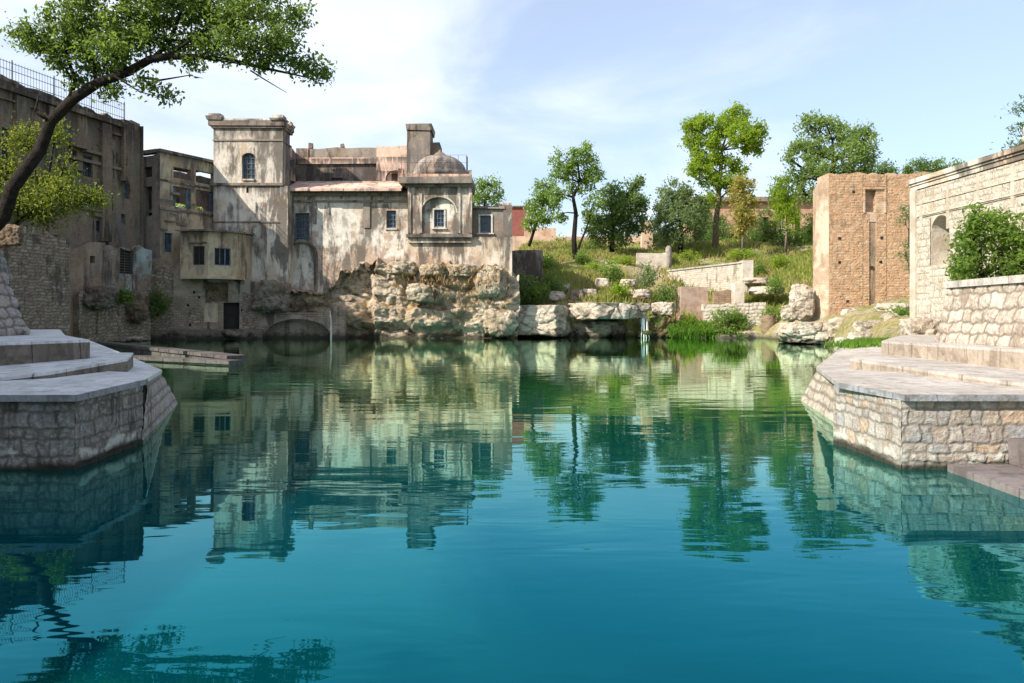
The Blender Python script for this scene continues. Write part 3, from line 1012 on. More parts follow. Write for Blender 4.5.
def window(parent, A, B, o, inset, nv, nh, fr=0.07, bar=0.035, mat=None, pane=None, name='window'):
    """barred window filling opening o = (u0,u1,w0,w1) of wall A->B"""
    A, B = Vector(A), Vector(B)
    d = (B - A).normalized()
    n = Vector((d.y, -d.x))
    u0, u1, w0, w1 = o[:4]
    mb = MB()

    def bx(ua, ub, za, zb, da, db):
        p = [A + d * ua - n * da, A + d * ub - n * da, A + d * ub - n * db, A + d * ua - n * db]
        mb.prism([(q.x, q.y, zb) for q in p], za)
    bx(u0, u0 + fr, w0, w1, inset, inset + 0.08)
    bx(u1 - fr, u1, w0, w1, inset, inset + 0.08)
    bx(u0 + fr, u1 - fr, w0, w0 + fr, inset, inset + 0.08)
    bx(u0 + fr, u1 - fr, w1 - fr, w1, inset, inset + 0.08)
    for k in range(1, nv + 1):
        u = u0 + (u1 - u0) * k / (nv + 1)
        bx(u - bar / 2, u + bar / 2, w0 + fr, w1 - fr, inset + 0.012, inset + 0.05)
    for k in range(1, nh + 1):
        z = w0 + (w1 - w0) * k / (nh + 1)
        bx(u0 + fr, u1 - fr, z - bar / 2, z + bar / 2, inset + 0.022, inset + 0.06)
    w = mb.build(name, mat or m_shutter, parent)
    mp = MB()
    p = [A + d * u0 - n * (inset + 0.1), A + d * u1 - n * (inset + 0.1), A + d * u1 - n * (inset + 0.14), A + d * u0 - n * (inset + 0.14)]
    mp.prism([(q.x, q.y, w1) for q in p], w0)
    mp.build('pane', pane or m_pane, w)
    return w


# ------------------------------------------------------------------ high dark wall on the left, with its fence
HA, HB = (-35.2, 26.0), (X(140, 58), 58.0)
hd = (Vector(HB) - Vector(HA)).normalized()
hn = Vector((hd.y, -hd.x))
t = thing('high_wall', (HB[0] - 1, 50, 0), 'high blackened plaster wall with iron fence along its top', 'wall')
ops = [op(HA, HB, 70, 77, 150, 173), op(HA, HB, 83, 93, 156, 177), op(HA, HB, 2, 9, 128, 160), op(HA, HB, 107, 113, 196, 210), op(HA, HB, 125, 130, 184, 199), op(HA, HB, 96, 102, 221, 232), op(HA, HB, 121, 125.5, 214, 224)]
mb = MB()
mb.panel(HA, HB, -1, 16.0, 0.6, ops, rag=0.18, step=0.9, seed=3, body=7)
mb.build('wall', m_wallhigh, t)
# buttresses, string courses and the coping, all standing proud of the face
for px, w_ in ((20, 1.0), (52, 1.0), (104, 0.9)):
    u, Y_ = on_line(px, HA, HB)
    a, b = Vector(HA) + hd * (u - w_ / 2), Vector(HA) + hd * (u + w_ / 2)
    mb = MB()
    mb.obox(a, b, 7.0, 15.2, 0.28, -0.003)
    mb.build('buttress', m_wallhigh, t)
# shallow blind arches between the buttresses, worn ledges and fallen patches
rr = random.Random(12)
for px in (28, 36, 44, 60, 66, 97, 110):
    u, Y_ = on_line(px, HA, HB)
    z_ = 13.2 + rr.uniform(-.2, .2)
    pts = [Vector(HA) + hd * (u + 0.42 * math.cos(a)) + hn * 0.02 for a in np.linspace(math.pi, 0, 9)]
    mb = MB()
    mb.tube([(pts[0].x, pts[0].y, z_ - 1.5)] + [(p.x, p.y, z_ + 0.5 * math.sin(a)) for p, a in zip(pts, np.linspace(math.pi, 0, 9))] + [(pts[-1].x, pts[-1].y, z_ - 1.5)], [0.09] * 11, 5)
    mb.build('blind_arch', m_wallhigh, t)
for k in range(9):
    px = rr.uniform(4, 116)
    u, Y_ = on_line(px, HA, HB)
    z_, w_ = rr.uniform(8.5, 14.8), rr.uniform(0.5, 1.8)
    mb = MB()
    mb.obox(Vector(HA) + hd * (u - w_), Vector(HA) + hd * (u + w_), z_, z_ + rr.uniform(.1, .3), rr.uniform(.1, .35), -0.003)
    mb.build('broken_ledge', m_wallhigh, t)
mb = MB()
u, _ = on_line(120, HA, HB)
mb.obox(Vector(HA) + hd * (u + 2.2), Vector(HB) + hd * 0.05, 4, 15.9, 0.4, 0.2)
mb.obox(Vector(HA) + hd * u, Vector(HA) + hd * (u + 0.5), 11.5, 15.9, 0.35, -0.003)
mb.build('corner_pier', m_wallhigh, t)
mb = MB()
mb.obox(Vector(HA), Vector(HA) + hd * (u - 0.05), 15.3, 15.6, 0.33, -0.004)
mb.build('string_course', m_wallhigh, t)
mb = MB()
mb.obox(Vector(HA), Vector(HA) + hd * (u - 0.05), 12.2, 12.4, 0.2, -0.004)
mb.build('string_course', m_wallhigh, t)
for o in ops:
    window(t, HA, HB, o, 0.2, 2, 3, mat=m_shutter, pane=m_pane)
for px, py, s in ((74, 148, 1.3), (88, 154, 1.4)):
    u, Y_ = on_line(px, HA, HB)
    mb = MB()
    mb.obox(Vector(HA) + hd * (u - s / 2), Vector(HA) + hd * (u + s / 2), Z(py, Y_), Z(py, Y_) + 0.18, 0.55, -0.004)
    mb.build('hood', m_wallhigh, t)

ft = thing('iron_fence', (HA[0] + 8 * hd.x, HA[1] + 8 * hd.y, 15.9), 'thin iron bar fence along the top of the high dark wall', 'fence')
ue, _ = on_line(128, HA, HB)
fa = Vector(HA) - hn * 0.3
mb = MB()
u = 6.0
while u < ue:
    p = fa + hd * u
    mb.tube([(p.x, p.y, 15.85), (p.x, p.y, 17.3)], [0.014, 0.014], 5)
    u += 0.22
mb.build('bars', m_ironpale, ft)
mb = MB()
for z in (16.2, 16.75, 17.2):
    a, b = fa + hd * 6, fa + hd * ue
    mb.tube([(a.x, a.y, z), (b.x, b.y, z)], [0.022, 0.022], 5)
mb.build('rail', m_ironpale, ft)
u = 6.0
while u <= ue + 0.01:
    p = fa + hd * u
    mb = MB()
    mb.tube([(p.x, p.y, 15.8), (p.x, p.y, 17.4)], [0.045, 0.04], 6)
    mb.build('post', m_ironpale, ft)
    u += (ue - 6.0) / 8

# ------------------------------------------------------------------ lower ruined walls at the foot of it
LA, LB = (X(6, 45), 45.0), (X(69, 48.6), 48.6)
mb = MB()
mb.panel(LA, LB, -1, Z(231, 47), 1.6, (), z1b=Z(238, 50), rag=0.35, step=0.8, seed=5)
bw = mb.build('brick_wall', m_oldbrick)
dq = (Vector(LB) - Vector(LA)).normalized()
nq = Vector((dq.y, -dq.x)) * 0.06
qq = lambda p, z: (p[0] + nq.x, p[1] + nq.y, z)
stone_face('masonry_face', m_oldstone, [qq(LA, 0), qq(LB, 0), qq(LB, Z(240.5, 50)), qq(LA, Z(234, 47))], 0.2, 0.42, 0.05, 71, bw, res=0.07, vlow=0.5, gap=0.03, warp=0.03, back=0.04, flat=0.2)
tag(bw, 'tall grey brown brick wall above the left steps, below the green shrub', 'wall')
LA2, LB2 = (X(68, 49.6), 49.6), (X(105, 52.6), 52.6)
mb = MB()
mb.panel(LA2, LB2, -1, Z(243, 50), 0.5, [op(LA2, LB2, 90, 95, 256, 263)], z1b=Z(241, 52.6), rag=0.25, step=0.7, seed=6, body=3)
tag(mb.build('plaster_wall', m_oldplaster), 'dark stained wall between the tall brick wall and the slatted window wall', 'wall')
GA, GB = (X(103, 52.4), 52.4), (X(152, 57.0), 57.0)
t = thing('grille_wall', (X(125, 57), 57, 3), 'blue grey plastered wall with a dark slatted window', 'wall')
o = op(GA, GB, 120, 133, 248, 274)
mb = MB()
mb.panel(GA, GB, Z(298, 54.5), Z(240, 52.4), 0.4, [o], z1b=Z(244, 57), rag=0.3, step=0.6, seed=7, body=1.5)
mb.build('wall', m_bluish, t)
window(t, GA, GB, o, 0.15, 1, 9, bar=0.06, mat=m_iron, pane=m_hollow)
mb = MB()
mb.panel((X(78, 49.9), 49.9), (X(150, 56.4), 56.4), -1, Z(291, 52), 0.8, (), rag=0.3, seed=9, body=2)
mb.build('plinth', m_oldbrick, t)
pA, pB = (X(78, 49.9), 49.9), (X(150, 56.4), 56.4)
dq = (Vector(pB) - Vector(pA)).normalized()
nq = Vector((dq.y, -dq.x)) * 0.06
stone_face('masonry_face', m_oldstone, [qq(pA, 0), qq(pB, 0), qq(pB, Z(291, 55)), qq(pA, Z(292, 52))], 0.24, 0.4, 0.06, 72, t, res=0.07, vlow=0.5, gap=0.035, warp=0.05, back=0.04, flat=0.25)

# ------------------------------------------------------------------ roofless balcony building
BA, BB = (X(160, 58), 58.0), (X(219, 63), 63.0)
bd = (Vector(BB) - Vector(BA)).normalized()
bn = Vector((bd.y, -bd.x))
BL = (X(139, 58.9), 58.9)
t = thing('balcony_house', (BA[0] + 1, 60, 0), 'roofless ochre plaster house with square openings and a small projecting balcony', 'building')
ops = [op(BA, BB, 173.5, 191, 168.3, 179), op(BA, BB, 196, 214.5, 172, 184), op(BA, BB, 173, 191, 187.5, 207.5), op(BA, BB, 196, 214.7, 190.8, 210.7),
       op(BA, BB, 163, 173, 233, 252)]
mb = MB()
mb.panel(BA, BB, 2.5, 14.0, 0.45, ops, rag=0.06, step=0.6, seed=2)
mb.build('front_wall', m_balcony, t)
ops2 = [op(BL, BA, 144, 152, 167, 177), op(BL, BA, 144, 152, 186.5, 216)]
mb = MB()
mb.panel(BL, BA, 2.5, 13.9, 0.45, ops2, rag=0.08, seed=4)
mb.build('side_wall', m_dark, t)  # narrow shade side; its shade is put into the darker plaster
mb = MB()
back0, back1 = Vector(BL) + bd * 0.3 - bn * 2.0, Vector(BB) - bn * 4.0 + bd * 3.5
oo = [(1.6, 3.4, 9.7, 10.7), (4.2, 7.6, 9.3, 11.1), (5.0, 6.3, 12.75, 12.95)]
mb.panel(back0, back1, 2.5, 13.75, 0.4, oo, rag=0.1, seed=5)
mb.obox(Vector(BL) - bn * 1.2 + bd * .5, Vector(BA) - bn * 0.9 + bd * .9, 2.5, 13.5, 0, 0.2)
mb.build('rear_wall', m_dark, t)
mb = MB()
mb.obox(Vector(BA) + bd * 0.3, Vector(BB) - bd * 0.2, Z(211, 60.5) - 0.35, Z(211, 60.5) - 0.1, -0.47, 3.0)
mb.build('floor_slab', m_dark, t)
mb = MB()
mb.obox(Vector(BA) + bd * 0.2, Vector(BB), 13.55, 13.85, -0.47, 3.4)
mb.build('roof_slab', m_dark, t)
mb = MB()
mb.obox(Vector(BA) - bd * 0.1, Vector(BB), 14.0, 14.22, 0.14, 0.5)
mb.obox(Vector(BL), Vector(BA) - Vector((0.17, 0)), 13.95, 14.2, 0.14, 0.5)
mb.build('cornice', m_dark, t)
for a, b in ((168.3, 207.5), (172, 211)):
    pass
mb = MB()
u, Y_ = on_line(193.5, BA, BB)
mb.obox(Vector(BA), Vector(BB) - bd * 0.1, Z(185.5, 60.2), Z(183.5, 60.2), 0.06, -0.003)
mb.build('string_course', m_dark, t)
mb = MB()
mb.obox(Vector(BA) - bd * 0.05, Vector(BB) - bd * 0.1, Z(213, 60.2), Z(210.8, 60.2), 0.1, -0.003)
mb.build('string_course', m_dark, t)
window(t, BA, BB, ops[4], 0.18, 1, 0, mat=m_shutter, pane=m_shutter, name='door')
for o, side in ((ops[2], 0.0), (ops[2], 1.0), (ops[3], 1.0)):
    w = 0.32
    ua = o[0] + 0.02 if side == 0 else o[1] - w - 0.02
    mb = MB()
    mb.obox(Vector(BA) + bd * ua, Vector(BA) + bd * (ua + w), o[2], o[3], -0.15, 0.2)
    mb.build('shutter', m_shutter, t)
# projecting balcony: two facets, hood, floor, sides
c0, c1, c2 = (X(180, 57.7), 57.7), (X(208, 57.6), 57.6), (X(236.5, 59.0), 59.0)
zb0, zb1 = Z(276, 58), Z(231, 58)
o1, o2 = op(c0, c1, 193, 204.5, 246, 265), op(c1, c2, 214.5, 230.7, 248, 265.5)
mb = MB()
mb.panel(c0, c1, zb0, zb1, 0.2, [o1], seed=1)
mb.panel(c1, c2, zb0, zb1, 0.2, [o2], seed=1)
s0, s1 = (c0[0] - 0.2, 61.0), (c2[0] + 0.2, 62.6)
mb.panel(s0, c0, zb0, zb1, 0.2, ())
mb.panel(c2, s1, zb0, zb1, 0.2, ())
bal = mb.build('balcony', m_balcony, t)
mb = MB()
mb.prism([(s0[0] - .15, s0[1], zb0), (c0[0] - .15, c0[1] - .12, zb0), (c1[0], c1[1] - .15, zb0), (c2[0] + .12, c2[1] - .1, zb0), (s1[0] + .1, s1[1], zb0)], zb0 - 0.22)
mb.build('balcony_floor', m_balcony, bal)
mb = MB()
hz = zb1 + 0.02
mb.prism([(s0[0] - .2, s0[1], hz + 0.25), (c0[0] - .2, c0[1] - .45, hz + 0.02), (c1[0], c1[1] - .5, hz + 0.02), (c2[0] + .35, c2[1] - .35, hz + 0.02), (s1[0] + .2, s1[1], hz + 0.25)], ('t', 0.12))
mb.build('hood', m_dark, bal)
mb = MB()
mb.obox((c0[0] + .75, c0[1] - .004), (c1[0] - .1, c1[1] - .004), Z(244.5, 58.8), Z(243.3, 58.8), 0.18, -0.01)
mb.build('sill', m_dark, bal)
window(bal, c0, c1, o1, 0.06, 1, 0, mat=m_iron, pane=m_hollow)
window(bal, c1, c2, o2, 0.06, 2, 0, bar=0.09, mat=m_shutter, pane=m_hollow)
mb = MB()
mb.prism([(X(211, 59), 58.3, zb0 - 0.225), (X(229, 59), 59.0, zb0 - 0.225), (X(229, 60), 60.4, zb0 - 0.225), (X(211, 60), 60.0, zb0 - 0.225)], Z(282, 59))
mb.build('bracket', m_dark, bal)
# brick wall under the balcony, with a recess and a dark doorway
QA, QB = (X(146, 57.6), 57.6), (X(262, 60.9), 60.9)
ops = [op(QA, QB, 206, 228, 283, 301.5), op(QA, QB, 223.5, 239.5, 302.5, 337), op(QA, QB, 204, 218.5, 302.5, 322)]
ops += [op(QA, QB, a, a + 2.2, b, b + 2.4) for a, b in ((193, 291), (198, 296), (187, 304), (189, 324), (175, 335), (185, 334.5), (241, 309))]
mb = MB()
mb.panel(QA, QB, -1, Z(254, 57.7), 0.5, ops, z1b=Z(288, 60.9), rag=0.3, seed=11)
mb.build('lower_wall', m_lowbrick, t)
for i, o in enumerate(ops):
    mb = MB()
    qd = (Vector(QB) - Vector(QA)).normalized()
    dp = (0.32, 0.45, 0.12)[i] if i < 3 else 0.3
    mb.obox(Vector(QA) + qd * o[0], Vector(QA) + qd * o[1], o[2], o[3], -dp, dp + 0.1)
    if i < 3:
        mb.build(('recess', 'doorway', 'plaster_panel')[i], (m_brownrock, m_hollow, m_balcony)[i], t)
    else:
        mb.build('putlog_hole', m_hollow, t)
mb = MB()
mb.obox(Vector(QA) - qd * 3, Vector(QB), -1, Z(329, 60), 0.45, -0.005)
mb.build('footing', m_darkrock, t)
nq = Vector((qd.y, -qd.x)) * 0.05
for k_, (xa, xb, ya, yb) in enumerate(((147, 173.5, 264, 331), (242.5, 262, 292, 331), (189, 202, 306, 323))):
    ua, Ya = on_line(xa, QA, QB)
    ub, Yb = on_line(xb, QA, QB)
    p0, p1 = Vector(QA) + qd * ua, Vector(QA) + qd * ub
    stone_face('masonry_face', m_oldstone, [qq(p0, Z(yb, Ya)), qq(p1, Z(yb, Yb)), qq(p1, Z(ya + 5, Yb)), qq(p0, Z(ya, Ya))], 0.22, 0.38, 0.06, 73 + k_, t, res=0.06, gap=0.03, warp=0.05, back=0.04, flat=0.25)
rr = random.Random(31)
for k_ in range(7):        # broken stubs of beams and ledges
    px = rr.uniform(163, 214)
    u, Y_ = on_line(px, BA, BB)
    z_ = rr.uniform(7.5, 13.4)
    w_ = rr.uniform(.1, .5)
    mb = MB()
    mb.obox(Vector(BA) + bd * (u - w_), Vector(BA) + bd * min(u + w_, 5.4), z_, z_ + rr.uniform(.08, .18), rr.uniform(.1, .3), -0.003)
    mb.build('broken_ledge', m_dark, t)

# ------------------------------------------------------------------ square tower
TY = 62.0
TA, TB = (X(213.5, TY), TY), (X(282.5, TY), TY)
t = thing('stone_tower', (X(248, TY), TY + 2, 0), 'tall square plaster tower with mildew runs and corner blocks on its parapet', 'tower')
o = op(TA, TB, 242, 255, 152.5, 179, 'arch', 0.35)
o_slit = op(TA, TB, 246.2, 248.6, 187.5, 193)
mb = MB()
zt = Z(127.5, TY)
mb.panel(TA, TB, 0, zt, 0.4, [o, o_slit], seed=1)
mb.prism([(TA[0], TY + 0.42, zt), (TB[0], TY + 0.42, zt), (TB[0] - 0.12, TY + 2.4, zt), (TA[0], TY + 2.4, zt)], 0)
mb.build('wall', m_tower, t)
mb = MB()
mb.panel((TB[0] + 0.02, TY - 0.02), (TB[0] - 0.1, TY + 2.4), 0, zt, 0.05)
mb.build('side_wall', m_dark, t)  # right side away from the sun, shade put in as darker plaster
window(t, TA, TB, o[:4], 0.22, 2, 4, bar=0.05, mat=m_shutter, pane=m_pane)
mb = MB()
mb.box(X(242, TY), X(255, TY), TY - 0.12, TY - 0.003, Z(180.6, TY), Z(179, TY))
mb.build('sill', m_tower, t)
mb = MB()
mb.box(TA[0] - .06, TB[0] + .06, TY - 0.14, TY + 2.5, Z(185.7, TY), Z(183.2, TY))
mb.build('string_course', m_dark, t)
mb = MB()
mb.box(TA[0] - .03, TB[0] + .03, TY - 0.07, TY - 0.003, Z(222.6, TY), Z(221.4, TY))
mb.build('string_course', m_dark, t)
mb = MB()
zc = [Z(y, TY) for y in (141, 139.6, 128.5, 126, 121)]
mb.box(TA[0] - .05, TB[0] + .05, TY - .08, TY + 2.45, zc[0], zc[1])
i = len(mb.v)
mb.box(TA[0] - .12, TB[0] + .12, TY - .16, TY + 2.5, zc[2], zc[3], jit=0.02)
mb.box(TA[0] - .3, TB[0] + .2, TY - .3, TY + 2.55, zc[3] + .003, zc[4], jit=0.04)
mb.build('cornice', m_dark, t)
for a, b, y0 in ((208.5, 224, 114), (271.5, 287, 116)):
    for yy in (TY - .4, TY + 1.5):
        mb = MB()
        mb.box(X(a, TY), X(b, TY) - .1, yy, yy + 1.1, zc[4] + .004, Z(y0 + 3, TY), tap=-0.06, jit=0.03)
        mb.box(X(a, TY) + .1, X(b, TY) - .2, yy + .1, yy + 1.0, Z(y0 + 3, TY) + .03, Z(y0, TY), jit=0.03)
        mb.build('parapet_block', m_tower, t)
mb = MB()
mb.box(X(225, TY), X(271, TY), TY - .3, TY + .1, zc[4] + .004, Z(119.3, TY), jit=0.03)
mb.build('parapet', m_tower, t)
mb = MB()
mb.box(X(280.5, TY), X(288, TY), TY - 0.06, TY + 2.5, 4, Z(186, TY))
mb.build('corner_pier', m_tower, t)

# ------------------------------------------------------------------ main building with the domed bay
MY = 63.5
MA, MBp = (X(286, MY), MY), (X(410, MY), MY)
t = thing('palace_building', (X(390, MY), 66, 4), 'weathered plaster palace on the rock cliff with a ribbed dome over its bay', 'building')
oA, oB = op(MA, MBp, 295, 309.5, 213, 241), op(MA, MBp, 386.3, 396, 210.5, 228)
oN = op(MA, MBp, 288, 314, 243, 290, 'arch')
mb = MB()
mb.panel(MA, MBp, 2, 12.0, 0.4, [oA, oB, oN], seed=1, body=5)
mb.build('facade_wall', m_facade, t)
mb = MB()
mb.obox((X(288, MY), MY), (X(314, MY), MY), oN[2], oN[3], -0.14, 0.3)
mb.build('niche_back', m_tower, t)
mb = MB()      # raised dark moulding round the arched niche
cx, rx_ = (X(288, MY) + X(314, MY)) / 2, (X(314, MY) - X(288, MY)) / 2 + 0.16
zsp = oN[3] - (X(314, MY) - X(288, MY)) / 2
pts = [(cx + rx_, MY - .05, oN[2])] + [(cx + rx_ * math.cos(a), MY - .05, zsp + rx_ * math.sin(a)) for a in np.linspace(0, math.pi, 14)]
mb.tube(pts, [0.16] * len(pts), 6)
mb.build('arch_moulding', m_dark, t)
window(t, MA, MBp, oA, 0.2, 3, 6, bar=0.05, mat=m_shutter, pane=m_pane)
window(t, MA, MBp, oB, 0.2, 2, 3, bar=0.05, mat=m_shutter, pane=m_pane)
mb = MB()
mb.box(X(294, MY), X(310.5, MY), MY - .1, MY - .003, Z(243, MY), Z(241.2, MY))
mb.build('sill', m_facade, t)
mb = MB()
mb.box(X(385, MY), X(397.4, MY), MY - .1, MY - .003, Z(229.8, MY), Z(228.1, MY))
mb.build('sill', m_facade, t)
mb = MB()
for a, b, y0, y1 in ((363.5, 370, 201, 228), (313, 316.5, 201, 224), (328, 329.5, 201, 214)):
    mb = MB()
    mb.box(X(a, MY), X(b, MY), MY - .09, MY - .003, Z(y1, MY), Z(y0, MY))
    mb.build('pilaster_strip', m_dark, t)
mb = MB()
mb.box(X(287.5, MY), X(409, MY), MY - .12, MY - .003, Z(202.2, MY), Z(200.4, MY))
mb.build('string_course', m_dark, t)
mb = MB()
mb.box(X(287.5, MY), X(409, MY), MY - .22, MY - .003, Z(196, MY), Z(193, MY))
mb.build('string_course', m_dark, t)
mb = MB()      # sloping eave
a, b = X(289, MY), X(403, MY)
zf, zk = Z(188.4, 62.5), Z(181, 66)
for k in range(10):
    xa, xb = a + (b - a) * k / 10, a + (b - a) * (k + 1) / 10 - 0.012
    mb.prism([(xa, 62.5 + random.Random(k).uniform(-.05, .05), zf), (xb, 62.5 + random.Random(k).uniform(-.05, .05), zf), (xb, 66, zk), (xa, 66, zk)], ('t', 0.2))
mb.build('eave', m_roofwall, t)
mb = MB()
mb.panel((X(290, 67), 67), (X(378, 67), 67), 11, Z(164.5, 67), 0.4, [op((X(290, 67), 67), (X(378, 67), 67), 331, 343, 178, 180.4)], rag=0.03, body=1.5)
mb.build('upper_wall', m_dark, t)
mb = MB()
mb.box(X(299, 67), X(377, 67), 66.8, 69.2, Z(164.2, 67), Z(157.8, 67), jit=0.03)
mb.build('roof_band', m_roofwall, t)
mb = MB()
mb.panel((X(306, 69.4), 69.4), (X(377, 69.4), 69.4), 13, Z(147, 69.4), 0.6, (), rag=0.12, step=1.2, seed=8)
mb.build('rear_parapet', m_dark, t)
mb = MB()
mb.panel((X(288.5, 64.6), 64.6), (X(296, 69.5), 69.5), 11, Z(147, 66), 0.5, (), z1b=Z(152, 69))
mb.panel((X(296, 69.3), 69.3), (X(308, 69.3), 69.3), 11, Z(147.5, 69), 0.5, ())
mb.build('side_parapet', m_roofwall, t)
UA, UB = (X(376.5, 66), 66.0), (X(412, 66), 66.0)
o = op(UA, UB, 385.5, 406, 169.8, 181, 'arch', 0.75)
mb = MB()
mb.panel(UA, UB, 11, Z(145.5, 66), 0.5, [o], rag=0.05, step=0.7, seed=4)
mb.box(UA[0] + .02, UB[0] - .02, 67.2, 71, 11, Z(146, 66))
mb.build('upper_room', m_roofwall, t)
mb = MB()
mb.box(X(407, 65.5), X(430, 65.5), 65.5, 68.3, 11, Z(131, 65.5), jit=0.03)
mb.box(X(429, 66.5), X(440, 66.5), 66.3, 68.8, 11, Z(143, 66.5), jit=0.04)
mb.build('stair_turret', m_dark, t)
mb = MB()
mb.box(X(406, 65.4), X(431.5, 65.4), 65.35, 68.45, Z(131, 65.5) + .04, Z(124.5, 65.5), jit=0.05)
mb.build('turret_cap', m_dark, t)
# bay
YB = 62.1
bA, bB = (X(408, YB), YB), (X(471, YB), YB)
oR = op(bA, bB, 421.5, 456.5, 195, 233.5, 'arch')
mb = MB()
mb.panel(bA, bB, 7.6, Z(184, YB), 0.3, [oR], body=3, gap=0.3)
bay = mb.build('bay', m_bay, t)
nA, nB = (X(421, YB), YB + 0.3), (X(457, YB), YB + 0.3)
u_ = lambda px: X(px, YB) - nA[0]
oC = (u_(433.8), u_(443.8), Z(226.3, YB), Z(209.3, YB))
mb = MB()
mb.panel(nA, nB, Z(235, YB), Z(194, YB), 0.2, [oC])
mb.build('arch_recess', m_facade, bay)
window(bay, nA, nB, oC, 0.06, 2, 3, bar=0.05, mat=m_shutter, pane=m_pane)
mb = MB()
for r_, th in ((1.45, 0.1), (1.12, 0.07)):
    cxx, zz0 = X(439, YB), Z(213, YB)
    pts = [(cxx + r_ * math.cos(a), YB - .02, zz0 + r_ * 0.9 * math.sin(a)) for a in np.linspace(0, math.pi, 18)]
    pts = [(pts[0][0], YB - .02, Z(233, YB))] + pts + [(pts[-1][0], YB - .02, Z(233, YB))]
    if r_ > 1.3:
        mb.tube(pts[1:-1], [0.07] * (len(pts) - 2), 6)
mb.build('arch_moulding', m_facade, bay)
mb = MB()
fx0, fx1 = X(432.5, YB), X(445.2, YB)
mb.box(fx0, fx0 + .1, YB + .22, YB + .297, Z(227.5, YB), Z(208, YB))
mb.box(fx1 - .1, fx1, YB + .22, YB + .297, Z(227.5, YB), Z(208, YB))
mb.box(fx0 + .1, fx1 - .1, YB + .22, YB + .297, Z(209.2, YB), Z(208, YB))
mb.box(fx0 - .1, fx1 + .1, YB + .12, YB + .297, Z(228.8, YB), Z(227.6, YB))
mb.build('window_surround', m_frame, bay)
mb = MB()
for a in (408, 419, 457.5, 469):
    mb = MB()
    mb.box(X(a, YB), X(a + 3, YB), YB - .1, YB - .003, Z(233, YB), Z(186, YB))
    mb.build('pilaster', m_bay, bay)
mb = MB()
mb.box(X(406.5, YB), X(472, YB), YB - .25, YB - .004, Z(237.4, YB), Z(234.2, YB), jit=0.02)
mb.build('ledge', m_dark, bay)
mb = MB()
mb.box(X(405, YB), X(472, YB), YB - .25, 66.4, Z(187, YB), Z(184.2, YB), jit=0.02)
mb.box(X(400, YB), X(472.5, YB), YB - .65, 66.6, Z(184, YB), Z(177.8, YB), jit=0.05)
mb.build('cornice', m_dark, bay)
mb = MB()
mb.box(X(402, YB), X(471, YB), YB - .3, 66.3, Z(177.6, YB), Z(174.3, YB), jit=0.03)
mb.build('roof_band', m_roofwall, bay)
dc = (X(440, 64.3), 64.3)
dr = 26 / F * 64.3
z0, z1 = Z(174.5, 64.3), Z(156, 64.3)
prof = [(dr * 1.04, z0 - .3), (dr * 1.04, z0 + .02)] + [(dr * math.cos(a) ** 0.85 if a < 1.55 else 0.05, z0 + .03 + (z1 - z0) * math.sin(a)) for a in np.linspace(0.02, 1.5, 14)]
mb = MB()
mb.lathe(dc, prof, 64, 0.018, 16)
dome = mb.build('dome', m_dark, t, smooth=True)
mb = MB()
zf = z1 - 0.12
mb.lathe(dc, [(.78, zf), (.72, zf + .1), (.5, zf + .2), (.36, zf + .34), (.16, zf + .46), (.07, zf + .62)], 20)
mb.build('finial', m_dark, dome, smooth=True)
# lower masonry of the bay and the right wing
mb = MB()
mb.panel((X(408, 62.35), 62.35), (X(512, 62.35), 62.35), 3, Z(237, 62.4), 0.5, (), seed=1, body=5)
mb.build('bay_footing', m_bay, t)
WY = 63.0
wA, wB = (X(470.5, WY), WY), (X(504, WY), WY)
oD = op(wA, wB, 480, 491.3, 215.5, 232)
mb = MB()
mb.panel(wA, wB, 7.8, Z(209, WY), 0.35, [oD], body=4, rag=0.04, step=0.5)
wing = mb.build('wing', m_dark, t)
window(wing, wA, wB, oD, 0.1, 1, 0, mat=m_shutter, pane=m_pane)
mb = MB()
a, b = X(478.6, WY), X(492.7, WY)
mb.box(a, a + .13, WY - .07, WY - .003, Z(233, WY), Z(214.5, WY))
mb.box(b - .13, b, WY - .07, WY - .003, Z(233, WY), Z(214.5, WY))
mb.box(a + .13, b - .13, WY - .07, WY - .003, Z(215.6, WY), Z(214.5, WY))
mb.box(a - .1, b + .1, WY - .15, WY - .003, Z(234.3, WY), Z(233.1, WY))
mb.build('window_surround', m_frame, wing)
mb = MB()
mb.box(wA[0] + .02, wB[0] + .05, WY - .2, WY + 4, Z(209, WY) + .01, Z(206.5, WY), jit=0.04)
mb.build('cornice', m_dark, wing)
mb = MB()
mb.box(X(503.5, WY), X(512, WY), WY - .12, WY + 4, 5, Z(205, WY), jit=0.03)
mb.box(X(496, WY), X(511.5, WY), WY + 2, WY + 4, Z(207, WY), Z(199, WY), jit=0.06)
mb.build('end_pier', m_bay, wing)
for k_, (xa, xb, ya, yb, Y_) in enumerate(((289, 294, 160, 181, 64.9), (398, 403, 168, 181, 64.5), (403.5, 407, 170.5, 176, 62.3), (468, 471.5, 170, 176, 62.3), (340, 343.5, 143.5, 147.5, 69.6), (308, 312, 143, 148, 69.6), (470.5, 474, 203, 207.5, 63.1), (485, 488.5, 203.6, 207.5, 63.1))):
    mb = MB()
    mb.box(X(xa, Y_), X(xb, Y_), Y_, Y_ + .5, Z(yb, Y_), Z(ya, Y_), jit=0.05)
    mb.build('parapet_stub', m_roofwall if k_ < 3 else m_dark, t)
